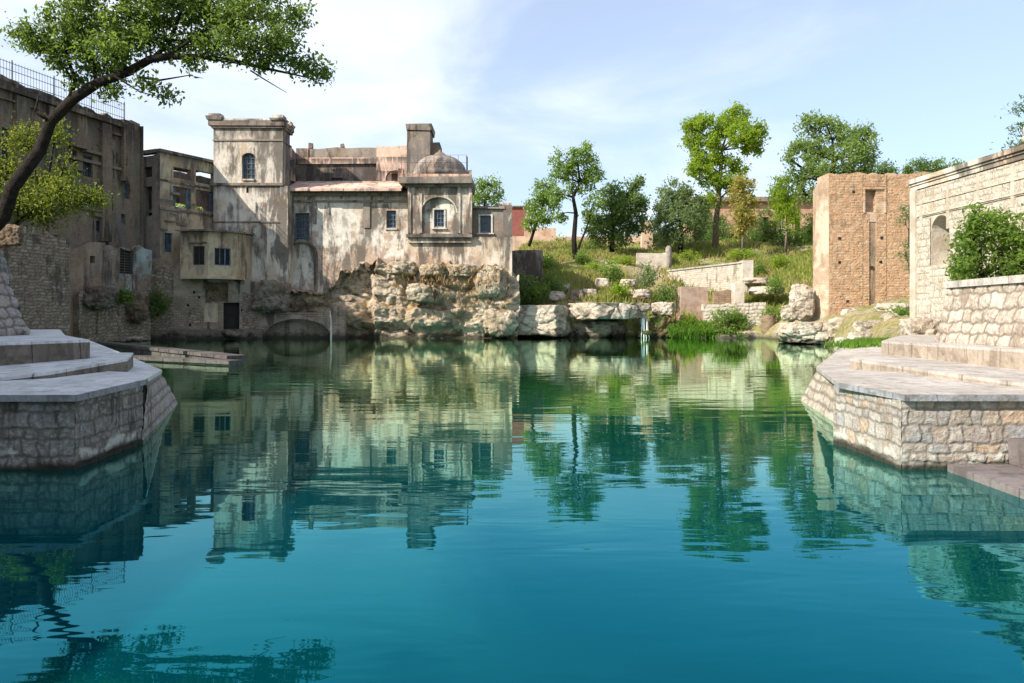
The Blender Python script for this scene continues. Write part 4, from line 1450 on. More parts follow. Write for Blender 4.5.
# thin roof railing and pole
mb = MB()
zr = Z(157, 63)
x0, x1 = X(403, 63), X(467, 63)
for k in range(9):
    x = x0 + (x1 - x0) * k / 8
    mb.tube([(x, 62.2, Z(174.3, 62.1)), (x, 62.2, zr)], [0.018, 0.018], 5)
for z in (zr, zr - .6):
    mb.tube([(x0, 62.2, z), (x1, 62.2, z)], [0.012, 0.012], 5)
mb.build('roof_railing', m_iron, t)
mb = MB()
x2, x3 = X(290, 65.8), X(376, 65.8)
zA = Z(181, 66)
for k in range(44):
    x = x2 + (x3 - x2) * k / 43
    mb.tube([(x, 65.8, zA), (x, 65.8, zA + 1.15)], [0.016, 0.016], 5)
for z in (zA + .25, zA + 1.12):
    mb.tube([(x2, 65.8, z), (x3, 65.8, z)], [0.018, 0.018], 5)
mb.build('roof_railing', m_iron, t)
mb = MB()
mb.tube([(X(467, 62.3), 62.3, Z(175, 62.3)), (X(467, 62.3), 62.3, Z(156.5, 62.3))], [0.07, 0.06], 7)
mb.build('pole', m_iron, t)

# ------------------------------------------------------------------ rock cliff under the building
tops = [(236, 300), (252, 286), (262, 281), (280, 284), (292, 290), (316, 291), (330, 284), (345, 270), (360, 262), (375, 259), (388, 264), (400, 266), (412, 263), (425, 268), (440, 264), (458, 266), (475, 268), (490, 265), (505, 268), (516, 276)]
tx, ty = [q[0] for q in tops], [q[1] for q in tops]
NU, NV = 320, 120
mb = MB()
for j in range(NV + 1):
    v = j / NV
    for i in range(NU + 1):
        px = 240 + (520 - 240) * i / NU
        x = X(px, 61.6)
        ztop = Z(np.interp(px, tx, ty), 61.8) + 0.55 * noise.noise(Vector((px * 0.11, 3.3, 0))) + 0.35 * noise.noise(Vector((px * 0.31, 7.3, 0))) - 0.1
        if v <= 0.86:
            s = v / 0.86
            z = -1.0 + (ztop + 1.0) * s
            y = 60.9 + 0.9 * s + (0.9 if px < 375 else 0.0) * ss(np.array(px), 385, 365)
        else:
            s = (v - 0.86) / 0.14
            z = ztop + 0.25 * math.sin(s * 3.14)
            y = 61.8 + 3.0 * s
        p = Vector((x * 0.55, y * 0.55, z * 0.75))
        n1 = noise.fractal(p * 0.55 + Vector((3, 8, 1)), 0.9, 2.1, 6)
        c = noise.voronoi(Vector((x * 0.3 + 0.15 * z + 0.25 * n1, y * 0.3, z * 0.42 + 0.2 * n1)))[0]
        c2 = noise.voronoi(Vector((x * 0.75 + 0.3 * n1, y * 0.8, z * 1.1 + 5)))[0]
        edge = min(c[1] - c[0], 0.45)
        edge2 = min(c2[1] - c2[0], 0.4)
        lay = noise.fractal(Vector((x * 0.25, y * 0.2, z * 2.6 + 9)), 0.8, 2, 4)
        k = 1.0 if v <= 0.86 else 1 - s * 0.8
        d = (0.7 * n1 + 1.9 * (min(edge, 0.3) - 0.2) + 0.7 * (min(edge2, 0.25) - 0.15) + 0.28 * lay * float(ss(np.array(z), 3.2, 1.2))) * k
        # undercut just above the water
        und = 0.7 * math.exp(-((z - 0.5) / 0.5) ** 2)
        # the arched hollow at the water on the left
        if px < 345:
            und += 1.6 * float(ss(np.array((px - 335) / 30.0), 0.0, -1.0)) * float(ss(np.array(z), 2.4, 1.4))
        mb.v.append((x + 0.25 * n1 * k, y - d + und, z + 0.35 * (edge - 0.2) * k + 0.15 * lay * k))
W = NU + 1
mb.f = [(j * W + i, j * W + i + 1, (j + 1) * W + i + 1, (j + 1) * W + i) for j in range(NV) for i in range(NU)]
tag(mb.build('rock_cliff', m_cliff, smooth=True), kind='structure')

# masonry arch at the water
AA, AB = (X(240, 60.7), 60.7), (X(345, 60.9), 60.9)
o = op(AA, AB, 264, 331, 318.5, 352, 'arch', 1.4)
mb = MB()
mb.panel(AA, AB, -1, Z(309, 61), 0.7, [o], rag=0.35, step=0.5, seed=14)
i = len(mb.v)
mb.obox(AA, AB, -1, Z(312, 61), -1.0, 1.4)
tag(mb.build('masonry_arch', m_lowbrick), 'low wide masonry arch half drowned at the waterline below the tower', 'arch')

# white pole standing in the water
mb = MB()
mb.tube([(X(331, 58.5), 58.5, -1), (X(331, 58.5), 58.5, Z(322, 58.5)), (X(330, 58.5), 58.5, Z(311, 58.5))], [0.075, 0.075, 0.06], 8)
tag(mb.build('white_pole', m_frame), 'thin white pole standing in the water beside the low arch', 'pole')

# ------------------------------------------------------------------ boulders along the banks
prock('boulder', 540, 320, 33, 20, 64.0, m_rock, 1, 'big square limestone boulder at the water just right of the palace cliff', sub=6, flat=0.72, block=0.85, rough=0.2, depth=2.2)
prock('boulder', 607, 310, 39, 10.5, 63.6, m_rock, 2, 'long flat limestone slab overhanging the water left of the waterfall', sub=6, flat=0.6, block=0.9, rough=0.2, depth=2.4)
prock('boulder', 600, 330, 30, 12, 65.0, m_darkrock, 3, 'recessed rock toned dark for the shade under the long overhanging slab', sub=5, block=0.6, rough=0.3, depth=1.8)  # shade of the undercut put into the rock colour
prock('boulder', 663, 309, 14, 8, 64.2, m_rock, 4, 'pale rock right above the mossy waterfall rock', sub=5, block=0.6)
t_m = prock('mossy_rock', 661, 328, 15, 14, 64.0, m_moss, 5, 'green and brown mossy rock right beside the waterfall', cat='rock', sub=6, rough=0.42, block=0.5)
prock('mossy_rock', 640, 327, 6, 14, 65.0, m_moss, 6, 'dark mossy rock behind the falling water', cat='rock', sub=5, rough=0.3)
prock('mossy_rock', 645, 334, 9, 4.5, 63.0, m_moss, 36, 'low mossy step that the waterfall lands on', cat='rock', sub=4, rough=0.3)
prock('boulder', 577, 296, 8.5, 8, 67, m_darkrock, 7, 'small grey boulder on the grass above the square limestone boulder', sub=4)
prock('boulder', 563, 288, 8, 5, 69, m_rock, 8, 'small pale boulder in the shade below the low dark wall', sub=4)
prock('boulder', 602, 283, 9, 6, 70, m_rock, 9, 'rounded pale boulder on the grassy slope below the leaning tree', sub=4)
prock('boulder', 640, 294, 13, 6, 67, m_rock, 10, 'flat pale boulder on the bank above the waterfall', sub=4)
prock('boulder', 628, 283, 10, 5, 70, m_rock, 11, 'small pale boulder between green shrubs on the slope', sub=4)
prock('boulder', 810, 332, 36, 15, 51.5, m_rock, 12, 'large smooth limestone boulder at the water below the brick tower', sub=6, rough=0.18, block=0.6, flat=0.6, depth=2.4)
prock('boulder', 803, 302, 15, 22, 55.0, m_rock, 13, 'upright pale rock leaning on the left foot of the brick tower', sub=6, rough=0.28, block=0.6)
prock('boulder', 848, 328, 24, 13, 49, m_rock, 14, 'pale rock at the foot of the brick tower, right of the smooth boulder', sub=5, rough=0.3)
prock('boulder', 875, 331, 20, 12, 42, m_rock, 15, 'rough limestone rock between the brick tower and the right platform', sub=5, rough=0.3)
prock('boulder', 896, 322, 16, 11, 40, m_rock, 16, 'rock below the corner of the white stone building', sub=5, rough=0.28)
prock('boulder', 921, 330, 19, 13, 22.5, m_rock, 17, 'rough stone heap against the corner of the battered retaining wall', sub=5, rough=0.35)
prock('stone_slab', 842, 346, 9, 10, 34, m_rock, 18, 'tilted pale stone slab at the far tip of the right platform', cat='slab', sub=4, block=0.7)
for i, (px, py, rx, ry, Y_, mt, lab) in enumerate((
        (402, 268, 17, 8, 61.5, m_cliff, 'pale rounded rock on the cliff top, leftmost of the row under the palace wall'),
        (433, 270, 15, 8, 61.4, m_cliff, 'pale rock on the cliff top right under the domed bay'),
        (462, 271, 15, 8, 61.5, m_cliff, 'pale rock on the cliff top under the right edge of the domed bay'),
        (492, 283, 17, 20, 61.5, m_cliff, 'tall pale rounded rock at the right end of the cliff under the palace wing'),
        (500, 322, 20, 17, 61.6, m_cliff, 'squat pale rock at the water at the right end of the cliff'),
        (420, 293, 16, 11, 60.9, m_cliff, 'rounded pale rock halfway up the sunlit cliff face'),
        (862, 316, 26, 10, 50.0, m_rock, 'flat pale rock ledge along the foot of the brick tower'),
        (862, 339, 16, 8, 40.0, m_rock, 'low pale rock at the water between the smooth boulder and the platform'),
        (896, 309, 20, 7, 46.0, m_rock, 'weathered rock between the brick tower and the white corner'),
        (790, 313, 10, 9, 58.0, m_rock, 'small pale rock left of the upright rock'))):
    prock('boulder', px, py, rx, ry, Y_, mt, 70 + i, lab, sub=5, rough=0.26, block=0.5)
for i, (px, py, rx, ry, Y_, lab) in enumerate((
        (765, 291, 20, 5, 71, 'flat pale rock ledge left of the upright rock'),
        (757, 281, 16, 4, 74, 'upper flat pale rock ledge right of the retaining wall'),
        (590, 293, 9, 5, 67.5, 'pale angular boulder on the grass above the long slab'),
        (556, 296, 9, 6, 67, 'grey boulder between the palace end and the small grey boulder'))):
    prock('boulder', px, py, rx, ry, Y_, m_rock, 90 + i, lab, sub=4, rough=0.26, block=0.6)
prock('boulder', 725, 338, 12, 4, 62.5, m_rock, 19, 'low wet stone at the water under the round bush', sub=4)
prock('boulder', 751, 336, 16, 6, 63.2, m_rock, 20, 'flat stones at the water below the ruined stone wall', sub=4)
prock('boulder', 700, 338, 9, 3, 63, m_moss, 21, 'small mossy stone at the water left of the round bush', sub=4)
prock('boulder', 770, 326, 8, 14, 62.5, m_brownrock, 22, 'brown weedy rock right of the ruined stone wall', sub=4)
prock('boulder', 101, 298, 20, 13, 51.0, m_darkrock, 23, 'dark jutting boulder under the slatted window wall', sub=5, rough=0.35)
prock('boulder', 135, 307, 15, 18, 54.4, m_brownrock, 24, 'brown rock mass below the slatted window', sub=5, rough=0.3)
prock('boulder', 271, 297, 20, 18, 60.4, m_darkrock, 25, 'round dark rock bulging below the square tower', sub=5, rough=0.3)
prock('boulder', 10, 236, 15, 13, 34, m_brownrock, 26, 'brown rock on the left edge above the rubble wall', sub=5)
prock('boulder', 135, 339, 9, 3.2, 50, m_rock, 27, 'pale flat stone in the water beyond the low pier', sub=4)
prock('boulder', 232, 334, 10, 4, 59.5, m_darkrock, 28, 'dark low stone at the water before the doorway', sub=4)

# ------------------------------------------------------------------ waterfall
M = Mat('falling_water', 0.6, 0.3)
st = M.noise((9, 9, 0.6), 4)
M.color(M.mix(M.step(st, 0.35, 0.7), (0.95, 0.96, 0.97), (0.75, 0.8, 0.82)))
M.b.inputs['Alpha'].default_value = 0.85
mb = MB()
rr = random.Random(4)
for px, w, yt in ((641.5, .03, 316), (642.6, .055, 314.5), (643.6, .07, 314), (644.6, .05, 314.5), (646.2, .035, 315.5), (647.4, .02, 316)):
    x = X(px, 62.9)
    zt_ = Z(yt, 62.9)
    z1_, z2_ = Z(330 + rr.uniform(-1, 1), 62.5), 0.0
    mb.tube([(x, 64.2, zt_ + 0.1), (x, 63.15, zt_), (x + rr.uniform(-.03, .03), 62.85, zt_ - 0.5), (x + rr.uniform(-.05, .05), 62.78, z1_), (x + rr.uniform(-.12, .12), 62.5, -.03)], [w * .7, w * .8, w * .6, w * .9, w * .5], 6)
tag(mb.build('waterfall', M.m, smooth=True), 'narrow white waterfall dropping between mossy rocks into the pond', 'waterfall')

# ------------------------------------------------------------------ old walls on the grassy bank
def zface(px0, px1, y0b, y0t, y1b, y1t, Y0, Y1):
    return [P(px0, y0b, Y0), P(px1, y1b, Y1), P(px1, y1t, Y1), P(px0, y0t, Y0)]


t = thing('retaining_wall', (X(710, 78), 78, 3), 'long pale brick retaining wall climbing the middle of the grassy slope', 'wall')
stone_face('wall', m_bankstone, zface(668, 742, 296, 271, 294, 262.5, 77.5, 75), 0.22, 0.5, 0.04, 3, t, res=0.07, back=0.8, gap=0.03)
mb = MB()
mb.box(X(742, 75), X(753, 75), 74.8, 76, 3, Z(260.5, 75), jit=0.05)
mb.build('end_pier', m_palebrick, t)
mb = MB()
a, b = P(668, 270.5, 77.5), P(742, 262, 75)
mb.prism([(a.x, a.y - .1, a.z + .05), (b.x, b.y - .1, b.z + .05), (b.x, b.y + .85, b.z + .05), (a.x, a.y + .85, a.z + .05)], ('t', 0.15))
mb.build('coping', m_coping, t)
mb = MB()
mb.box(X(680.5, 65.5), X(708, 65.5), 65.5, 67.2, 0, Z(286.5, 65.5), jit=0.06)
tag(mb.build('brick_block', m_pinkbrick), 'square pink brick block standing on the bank right of the waterfall', 'wall')
mb = MB()
mb.panel((X(714, 71), 71), (X(735, 71), 71), 2, Z(291, 71), 0.6, (), z1b=Z(288, 71), rag=0.2, seed=3)
tag(mb.build('brick_wall', m_oldbrick), 'broken low brown wall behind the pink brick block', 'wall')
mb = MB()
mb.box(X(734.5, 69.6), X(744, 69.6), 69.6, 70.5, 2, Z(283, 69.6), jit=0.05)
tag(mb.build('stone_pier', m_palebrick), 'short white stone pier above the round waterside bush', 'pier')
t = thing('ruined_wall', (X(735, 64.5), 64.6, 0), 'ruined white stone wall at the water behind the round bush', 'wall')
stone_face('wall', m_bankstone, zface(704, 766, 338, 305, 338, 302, 64.6, 64.6), 0.3, 0.5, 0.07, 5, t, res=0.06, vlow=0.5, back=1.0, gap=0.035)
mb = MB()
mb.panel((X(704, 64.6), 64.62), (X(766, 64.6), 64.62), 2.2, Z(302.5, 64.6), 0.9, (), rag=0.25, seed=8, step=0.5)
mb.build('top_course', m_palebrick, t)
mb = MB()
mb.panel((X(637, 80), 80), (X(667, 80), 80), 4, Z(253, 80), 0.5, (), z1b=Z(253.5, 80), rag=0.03, seed=2)
mb.panel((X(667, 80), 80), (X(672, 83), 83), 4, Z(253, 80), 0.5, (), z1b=Z(252, 83), rag=0.03)
tag(mb.build('low_wall', m_palebrick), 'low white wall left of a stump post on the upper slope', 'wall')
mb = MB()
mb.lathe((X(669, 80), 80.2), [(0.35, 5), (0.33, Z(250, 80)), (0.28, Z(247, 80)), (0.12, Z(245.5, 80))], 10)
tag(mb.build('stone_post', m_bankpost, smooth=True), 'rounded grey stone post at the end of the low white wall', 'post')
mb = MB()
mb.panel((X(509, 68), 68), (X(543, 68), 68), 2, Z(250, 68), 0.8, (), rag=0.06, seed=2)
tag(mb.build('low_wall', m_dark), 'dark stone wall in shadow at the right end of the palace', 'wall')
mb = MB()
mb.panel((X(505, 106), 106), (X(660, 106), 106), 8, Z(236, 106), 0.4, (), rag=0.04, step=2, seed=4)
mb.panel((X(530, 108), 108), (X(556, 108), 108), 8, Z(228, 108), 0.4, (), rag=0.02, step=2, seed=4)
tag(mb.build('boundary_wall', m_peach), 'long peach boundary wall behind the trees at the top of the slope', 'wall')
t = thing('red_house', (X(518, 118), 118, 9), 'dark red house showing beyond the right end of the palace', 'house')
mb = MB()
mb.box(X(508, 118), X(526.5, 118), 118, 124, 9, Z(207.5, 118))
mb.build('wall', m_red, t)
mb = MB()
mb.box(X(507, 118), X(527.3, 118), 117.7, 124.3, Z(207.4, 118), Z(206, 118))
mb.build('roof', m_dark, t)
mb = MB()
mb.box(X(524, 117), X(530, 117), 116.4, 117.5, 9, Z(217, 117))
mb.build('gate_pier', m_peach, t)
mb = MB()
mb.box(X(642, 92), X(652.5, 92), 92, 93, 8, Z(222, 92), jit=0.05)
tag(mb.build('brick_pier', m_peach), 'tall orange pier between the dark bushy tree and the grey green tree', 'pier')
# long house behind the trees
t = thing('brick_house', (X(770, 115), 116, 10), 'low brick house behind the yellow and willowy trees', 'house')
hA, hB = (X(690, 115), 115.0), (X(850, 115), 115.0)
ops = [op(hA, hB, a, a + 6, 217, 240) for a in (700, 716, 748, 763, 779, 795, 812)]
mb = MB()
mb.panel(hA, hB, 8, Z(202, 115), 0.4, ops, body=0)
mb.box(hA[0], hB[0], 117.5, 121, 8, Z(203, 115))
mb.build('wall', m_housebrick, t)
for o in ops[::2]:
    window(t, hA, hB, o, 0.2, 1, 1, mat=m_frame, pane=m_pane, name='window')
mb = MB()
mb.box(hA[0] - .5, hB[0] + .5, 114.2, 121.5, Z(202, 115) + .01, Z(197.5, 115))
mb.build('roof', m_dark, t)
mb = MB()
mb.panel((X(690, 104), 104), (X(830, 104), 104), 8, Z(239, 104), 0.4, (), rag=0.05, step=2, seed=9)
tag(mb.build('low_wall', m_peach), 'low peach wall under the trees in front of the brick house', 'wall')

# ------------------------------------------------------------------ brick tower on the right
RY = 54.0
RA, RB = (X(829, RY), RY), (X(945, RY), RY)
t = thing('brick_tower', (X(880, RY), 57, 1), 'tall square ruined tower of warm bare brick beside the white building', 'tower')
zt = Z(173, RY)
oW = op(RA, RB, 864.8, 876, 190, 212)
oS = op(RA, RB, 869.5, 876, 222, 306)
holes = [op(RA, RB, a, a + 2.6, b, b + 2.6) for a, b in ((852, 190.5), (838, 237), (880, 236.5), (838, 261), (870, 266), (879, 260.5), (846, 300), (893, 300))]
mb = MB()
mb.panel(RA, RB, -1, zt, 0.5, [oW, oS] + holes, rag=0.13, step=0.5, seed=6)
mb.prism([(RA[0] + .02, RY + .52, zt - .3), (RB[0], RY + .52, zt - .3), (RB[0], RY + 6, zt - .3), (RA[0] + 1.2, RY + 6, zt - .3), (RA[0] + .05, RY + 2.0, zt - .3)], -1)
mb.build('wall', m_redbrick, t)
for k_, (xa, xb, ya, yb, Ha) in enumerate(((829.3, 862.5, 174.5, 316, 0), (886.5, 932, 174.5, 316, 0), (863, 886, 174.5, 186.5, 0), (863, 869, 214, 316, 0), (876.5, 886, 214, 316, 0))):
    stone_face('brick_face', m_towerbrick, [(X(xa, RY), RY - .03, Z(yb, RY)), (X(xb, RY), RY - .03, Z(yb, RY)), (X(xb, RY), RY - .03, Z(ya, RY)), (X(xa, RY), RY - .03, Z(ya, RY))], 0.17, 0.36, 0.05, 80 + k_, t, res=0.06, gap=0.022, warp=0.02, back=0.02, flat=0.2, rnd_row=0.12)
mb = MB()      # left return, slightly battered
sa, sb = (X(829, RY), RY), (X(829, RY) - 0.12, RY + 2.0)
mb.v += [(sa[0] - .02, sa[1], -1), (sa[0] - .02, sa[1], zt), (sb[0] - .45, sb[1], -1), (sb[0] + .1, sb[1], zt), (sa[0] + .4, sa[1] + .1, -1), (sa[0] + .4, sa[1] + .1, zt - .03), (sb[0] + .6, sb[1], -1), (sb[0] + .6, sb[1], zt - .03)]
mb.f += [(2, 0, 1, 3), (0, 4, 5, 1), (6, 2, 3, 7), (1, 5, 7, 3)]
mb.build('side_wall', m_sidebrick, t)
mb = MB()
mb.obox((X(864.8, RY), RY), (X(876, RY), RY), oW[2], oW[3], -0.42, 0.48)
mb.build('window_back', m_sidebrick, t)
mb = MB()
for a, b, y0, y1 in ((863, 864.6, 187, 213), (876.2, 884, 187, 189.5), (864.6, 876, 187, 189.5), (884.2, 885.8, 187, 213)):
    mb.box(X(a, RY), X(b, RY), RY - .1, RY - .003, Z(y1, RY), Z(y0, RY))
mb.build('window_surround', m_redbrick, t)
mb = MB()
mb.obox((X(869.5, RY), RY), (X(876, RY), RY), oS[2], oS[3], -0.05, 0.45)
mb.build('drain_channel', m_drain, t)
for o in holes:
    mb = MB()
    mb.box(RA[0] + o[0], RA[0] + o[1], RY - .058, RY + .45, o[2], o[3])
    mb.build('putlog_hole', m_hollow, t)
mb = MB()
mb.panel((X(822, RY - .3), RY - .3), (X(900, RY - .3), RY - .3), -1, Z(313, RY), 0.3, (), rag=0.25, seed=21, step=0.5)
mb.build('footing', m_palebrick, t)

# ------------------------------------------------------------------ white stone building on the right
WX = 12.35
wa, wbk = (WX, 24.0), (WX + 0.55, 4.0)
t = thing('white_building', (WX + 3, 16, 1.3), 'white ashlar building with an arched window and panelled cornice', 'building')
# facade runs towards the viewer: seen from the pond, left end is the far corner
FA, FB = Vector(wa), Vector(wbk)
fd = (FB - FA).normalized()
fn = Vector((fd.y, -fd.x))
zc = 5.75
arches = []
for c_, h0, h1 in ((1.45, 3.4, 4.86),):
    arches.append((c_ - 0.48, c_ + 0.48, h0, h1, 'arch'))
mb = MB()
for k in range(5):
    arches.append((1.45 + 2.75 * (k + 2) - 0.48, 1.45 + 2.75 * (k + 2) + 0.48, 3.4, 4.86, 'arch'))
mb.panel(FA, FB, 1.0, zc, 0.55, arches, seed=2)
mb.a['sid'] = ('POINT', np.full(len(mb.v), 0.5))
mb.a['mort'] = ('POINT', np.zeros(len(mb.v)))
mb.build('wall', m_whitetrim, t)
# ashlar facing between the arches
cuts = [0.0]
for a in arches:
    cuts += [a[0], a[1]]
cuts.append((FB - FA).length)
g = lambda u, z, o=0.03: (FA.x + fd.x * u + fn.x * o, FA.y + fd.y * u + fn.y * o, z)
for k in range(0, len(cuts), 2):
    a, b = cuts[k], cuts[k + 1]
    if b - a > 0.1 and k < 8:
        stone_face('ashlar_facing', m_stonewhite, [g(a, 1.0), g(b, 1.0), g(b, 4.84), g(a, 4.84)], 0.2, 0.42, 0.018, 30 + k, t, res=0.035, gap=0.012, warp=0.006, flat=0.18, back=0.05, rnd_row=0.1)
stone_face('ashlar_facing', m_stonewhite, [g(0, 4.88), g((FB - FA).length * .75, 4.88), g((FB - FA).length * .75, 5.72), g(0, 5.72)], 0.2, 0.42, 0.018, 50, t, res=0.035, gap=0.012, warp=0.006, flat=0.18, back=0.05, rnd_row=0.1)
for a in arches[:2]:
    stone_face('ashlar_facing', m_stonewhite, [g(a[0], 1.0), g(a[1], 1.0), g(a[1], 3.39), g(a[0], 3.39)], 0.2, 0.42, 0.018, 52, t, res=0.035, gap=0.012, warp=0.006, flat=0.18, back=0.05, rnd_row=0.1)
mb = MB()
mb.obox(FA, FB, 0.9, 1.6, 0.1, -0.005)
mb.build('plinth', m_whitetrim, t)
mb = MB()      # raised panel frames under the cornice and above the arches
L_ = (FB - FA).length
u = 0.12
for zz in (5.28, 4.92):
    mb.obox(FA + fd * 0.02, FB, zz, zz + 0.05, 0.05, -0.004)
for k in range(14):
    uu = 0.42 + k * 1.375
    if uu < L_ - .3:
        mb.obox(FA + fd * uu, FA + fd * (uu + 0.13), 4.4, 5.68, 0.042, -0.004)
mb.build('panel_moulding', m_whitetrim, t)
mb = MB()
mb.obox(FA - fd * 0.05, FB, zc + .003, zc + 0.13, 0.06, 0.6)
mb.obox(FA - fd * 0.1, FB, zc + .2, zc + 0.33, 0.15, 0.7)
mb.obox(FA - fd * 0.07, FB, zc + .131, zc + .199, 0.1, 0.6)
mb.build('cornice', m_bay, t)
mb = MB()
mb.obox(FA - fd * 0.05, FA + fd * 0.26, 1.0, zc, 0.09, -0.004)
mb.build('corner_pilaster', m_whitetrim, t)
mb = MB()
mb.panel((FA.x + 7, FA.y - .3), (FA.x + 0.01, FA.y + 0.0), 1, zc, 0.4)
mb.obox((WX + .62, 23.4), (WX + 7, 23.4), 1, zc, -0.05, 0.2)
mb.build('end_wall', m_whitetrim, t)
mb = MB()
mb.prism([(WX + .1, 23.9, zc + .1), (WX + .7, 4, zc + .1), (WX + 8, 4, zc + .1), (WX + 8, 23.9, zc + .1)], ('t', 0.15))
mb.build('roof', m_whitetrim, t)
mb = MB()
mb.obox(FA + fd * 0.3, FB, 1, zc - .1, -0.75, 0.9)
mb.build('inner_wall', m_sidebrick, t)
mb = MB()
mb.lathe((X(1021, 18.6) + .2, 18.6), [(.16, zc + .33), (.16, zc + .45), (.1, zc + .5), (.15, zc + .62), (.09, zc + .78), (.02, zc + .9)], 12)
mb.build('finial', m_whitetrim, t, smooth=True)

# low house on the left bank, outside the picture, mirror of the white one; added to shade the left steps
t = thing('added_shade_house', (-16, 4, 3.4), 'unseen plain plastered house added on the left bank to shade the steps', 'building')
mb = MB()
mb.panel((-13.3, -14), (-13.0, 13.5), 3.0, 8.2, 0.5, [(4 + 3 * k, 5 + 3 * k, 4.5, 6.6, 'arch') for k in range(7)], body=5)
mb.build('wall', m_balcony, t)
mb = MB()
mb.box(-19, -12.6, -14.2, 13.8, 8.21, 8.5)
mb.build('roof', m_dark, t)

# ------------------------------------------------------------------ ghat platforms
def platform(sgn, name, label, rub, coping, edge, riser, batter, seed):
    """sgn=+1: right bank, -1: left bank"""
    t = thing(name, (sgn * 9, 13, 0), label, 'platform')
    s = sgn
    if s > 0:
        top = [(5.0, 9.88), (4.86, 11.7), (9.6, 16.6), (11.3, 20.0), (16, 20), (16, 9.88)]
        apron = [(4.88, 11.72, .966), (6.98, 17.9, .76), (10.3, 24.7, .8), (13, 28, .95), (13, 19, .964), (9.5, 16.5, .965)]
        b0, b1, b2, b3, b4 = (16, 9.94), (4.98, 9.96), (4.93, 11.95), (5.5, 12.2), (6.62, 17.9)
    else:
        top = [(5.5, 9.84), (5.72, 12.2), (9.6, 16.6), (12.3, 20.0), (18, 20), (18, 9.84)]
        apron = [(5.74, 12.22, .966), (7.76, 17.3, .735), (11.7, 23.4, .8), (16, 29.6, .95), (18, 29.6, .96), (14, 19, .964), (9.5, 16.5, .965)]
        b0, b1, b2, b3, b4 = (18, 9.94), (5.57, 9.94), (5.66, 11.95), (5.75, 12.1), (7.4, 17.3)
    zt = 0.97
    poly = [(s * x, y, zt) for x, y in top]
    if s > 0:
        poly = poly[::-1]
    mb = MB()
    mb.prism(poly, ('t', 0.075))
    slab = mb.build('coping_slab', coping, t)
    # slab lip along the water, its front-edge shade put into the grey
    mb = MB()
    lip = [top[-1], top[0], top[1]]
    for (xa, ya), (xb, yb) in zip(lip[:-1], lip[1:]):
        A, B = (s * xa, ya), (s * xb, yb)
        if s < 0:
            mb.obox(A, B, zt - .085, zt - .004, 0.025, -0.002) if xa != top[-1][0] or True else None
        else:
            mb.obox(B, A, zt - .085, zt - .004, 0.025, -0.002)
    mb.build('slab_edge', edge, slab)
    q = lambda p, z: (s * p[0], p[1], z)
    faces = [(b0, b1), (b1, b2)]
    for i, (a, b) in enumerate(faces):
        if s > 0:
            a, b = b, a     # left to right as seen from the water
        stone_face('stone_wall', rub, [q(a, 0), q(b, 0), q(b, zt - .08), q(a, zt - .08)], 0.165, 0.25, 0.024, seed + i, t, res=0.016, vlow=0.5, gap=0.016, warp=0.013, back=0.5, flat=0.13, rnd_row=0.4)
    pa, pb = b3, b4
    ta = (apron[0][0] + (.68 if s > 0 else .1), apron[0][1] + (.48 if s > 0 else .3), .885)
    tb_ = (apron[1][0] + .02, apron[1][1], apron[1][2] - .075)
    q3 = lambda p: (s * p[0], p[1], p[2])
    c = [q(pb, 0), q(pa, 0), q3(ta), q3(tb_)] if s > 0 else [q(pa, 0), q(pb, 0), q3(tb_), q3(ta)]
    stone_face('battered_end', batter, c, 0.26, 0.9 if s > 0 else 0.5, 0.014 if s > 0 else 0.025, seed + 5, t, res=0.04, vlow=0.4, gap=0.03 if s > 0 else 0.02, warp=0.02, back=0.5)
    ap = [(s * x, y, z) for x, y, z in apron]
    if s > 0:
        ap = ap[::-1]
    mb = MB()
    mb.prism(ap, ('t', 0.07))
    mb.build('sloping_apron', coping, t)
    mb = MB()
    inner = [(apron[0][0] + (1.0 if s > 0 else .5), apron[0][1] + .5), (apron[1][0] + .15, apron[1][1] - .05), (apron[2][0] + .2, apron[2][1]), (apron[3][0], apron[3][1] - .2), (apron[-2][0], apron[-2][1]), (apron[-1][0], apron[-1][1])]
    inner = [(s * x, y, 0.62) for x, y in inner]
    if s > 0:
        inner = inner[::-1]
    mb.prism(inner, -1)
    mb.build('apron_core', riser, t)
    # solid core
    core = [(s * x, y, zt - .08) for x, y in [(b1[0] + .3, b1[1] + .3), (b2[0] + .6, b2[1] + .2), (9.8, 17.0), (11.5, 19.8), (15.5, 19.8), (15.5, b1[1] + .3)]]
    if s > 0:
        core = core[::-1]
    mb = MB()
    mb.prism(core, -1)
    mb.build('core', rub, t) if False else mb.build('core', riser, t)
    # steps
    if s > 0:
        low = [(6.85, 15.8, 1.08), (6.75, 12.4, 1.07), (7.3, 9.0, 1.0), (9, 9.0, 1.0), (9, 17.5, 1.1), (8, 17.3, 1.1)]
        up = [(8.15, 17.2), (8.52, 13.0), (8.6, 9.0), (16, 9.0), (16, 20), (11.5, 22.5), (9.8, 20.0)]
        zu = 1.385
    else:
        low = [(7.1, 14.4, 1.16), (7.3, 12.3, 1.07), (8.05, 11.6, 0.99), (10, 10.2, 0.99), (10.5, 15, 1.1), (9, 17.5, 1.12), (8.4, 17.3, 1.12)]
        up = [(8.36, 15.45), (9.1, 13.9), (9.9, 12.0), (10.4, 10.0), (18, 10.0), (18, 25), (14.6, 25.2), (10.6, 18.5)]
        zu = 1.47
    lp = [(s * x, y, z) for x, y, z in low]
    upp = [(s * x, y, zu) for x, y in up]
    if s > 0:
        lp, upp = lp, upp
    # winding: make counter-clockwise
    area = lambda p: sum(p[i][0] * p[(i + 1) % len(p)][1] - p[(i + 1) % len(p)][0] * p[i][1] for i in range(len(p)))
    if area(lp) < 0: lp = lp[::-1]
    if area(upp) < 0: upp = upp[::-1]
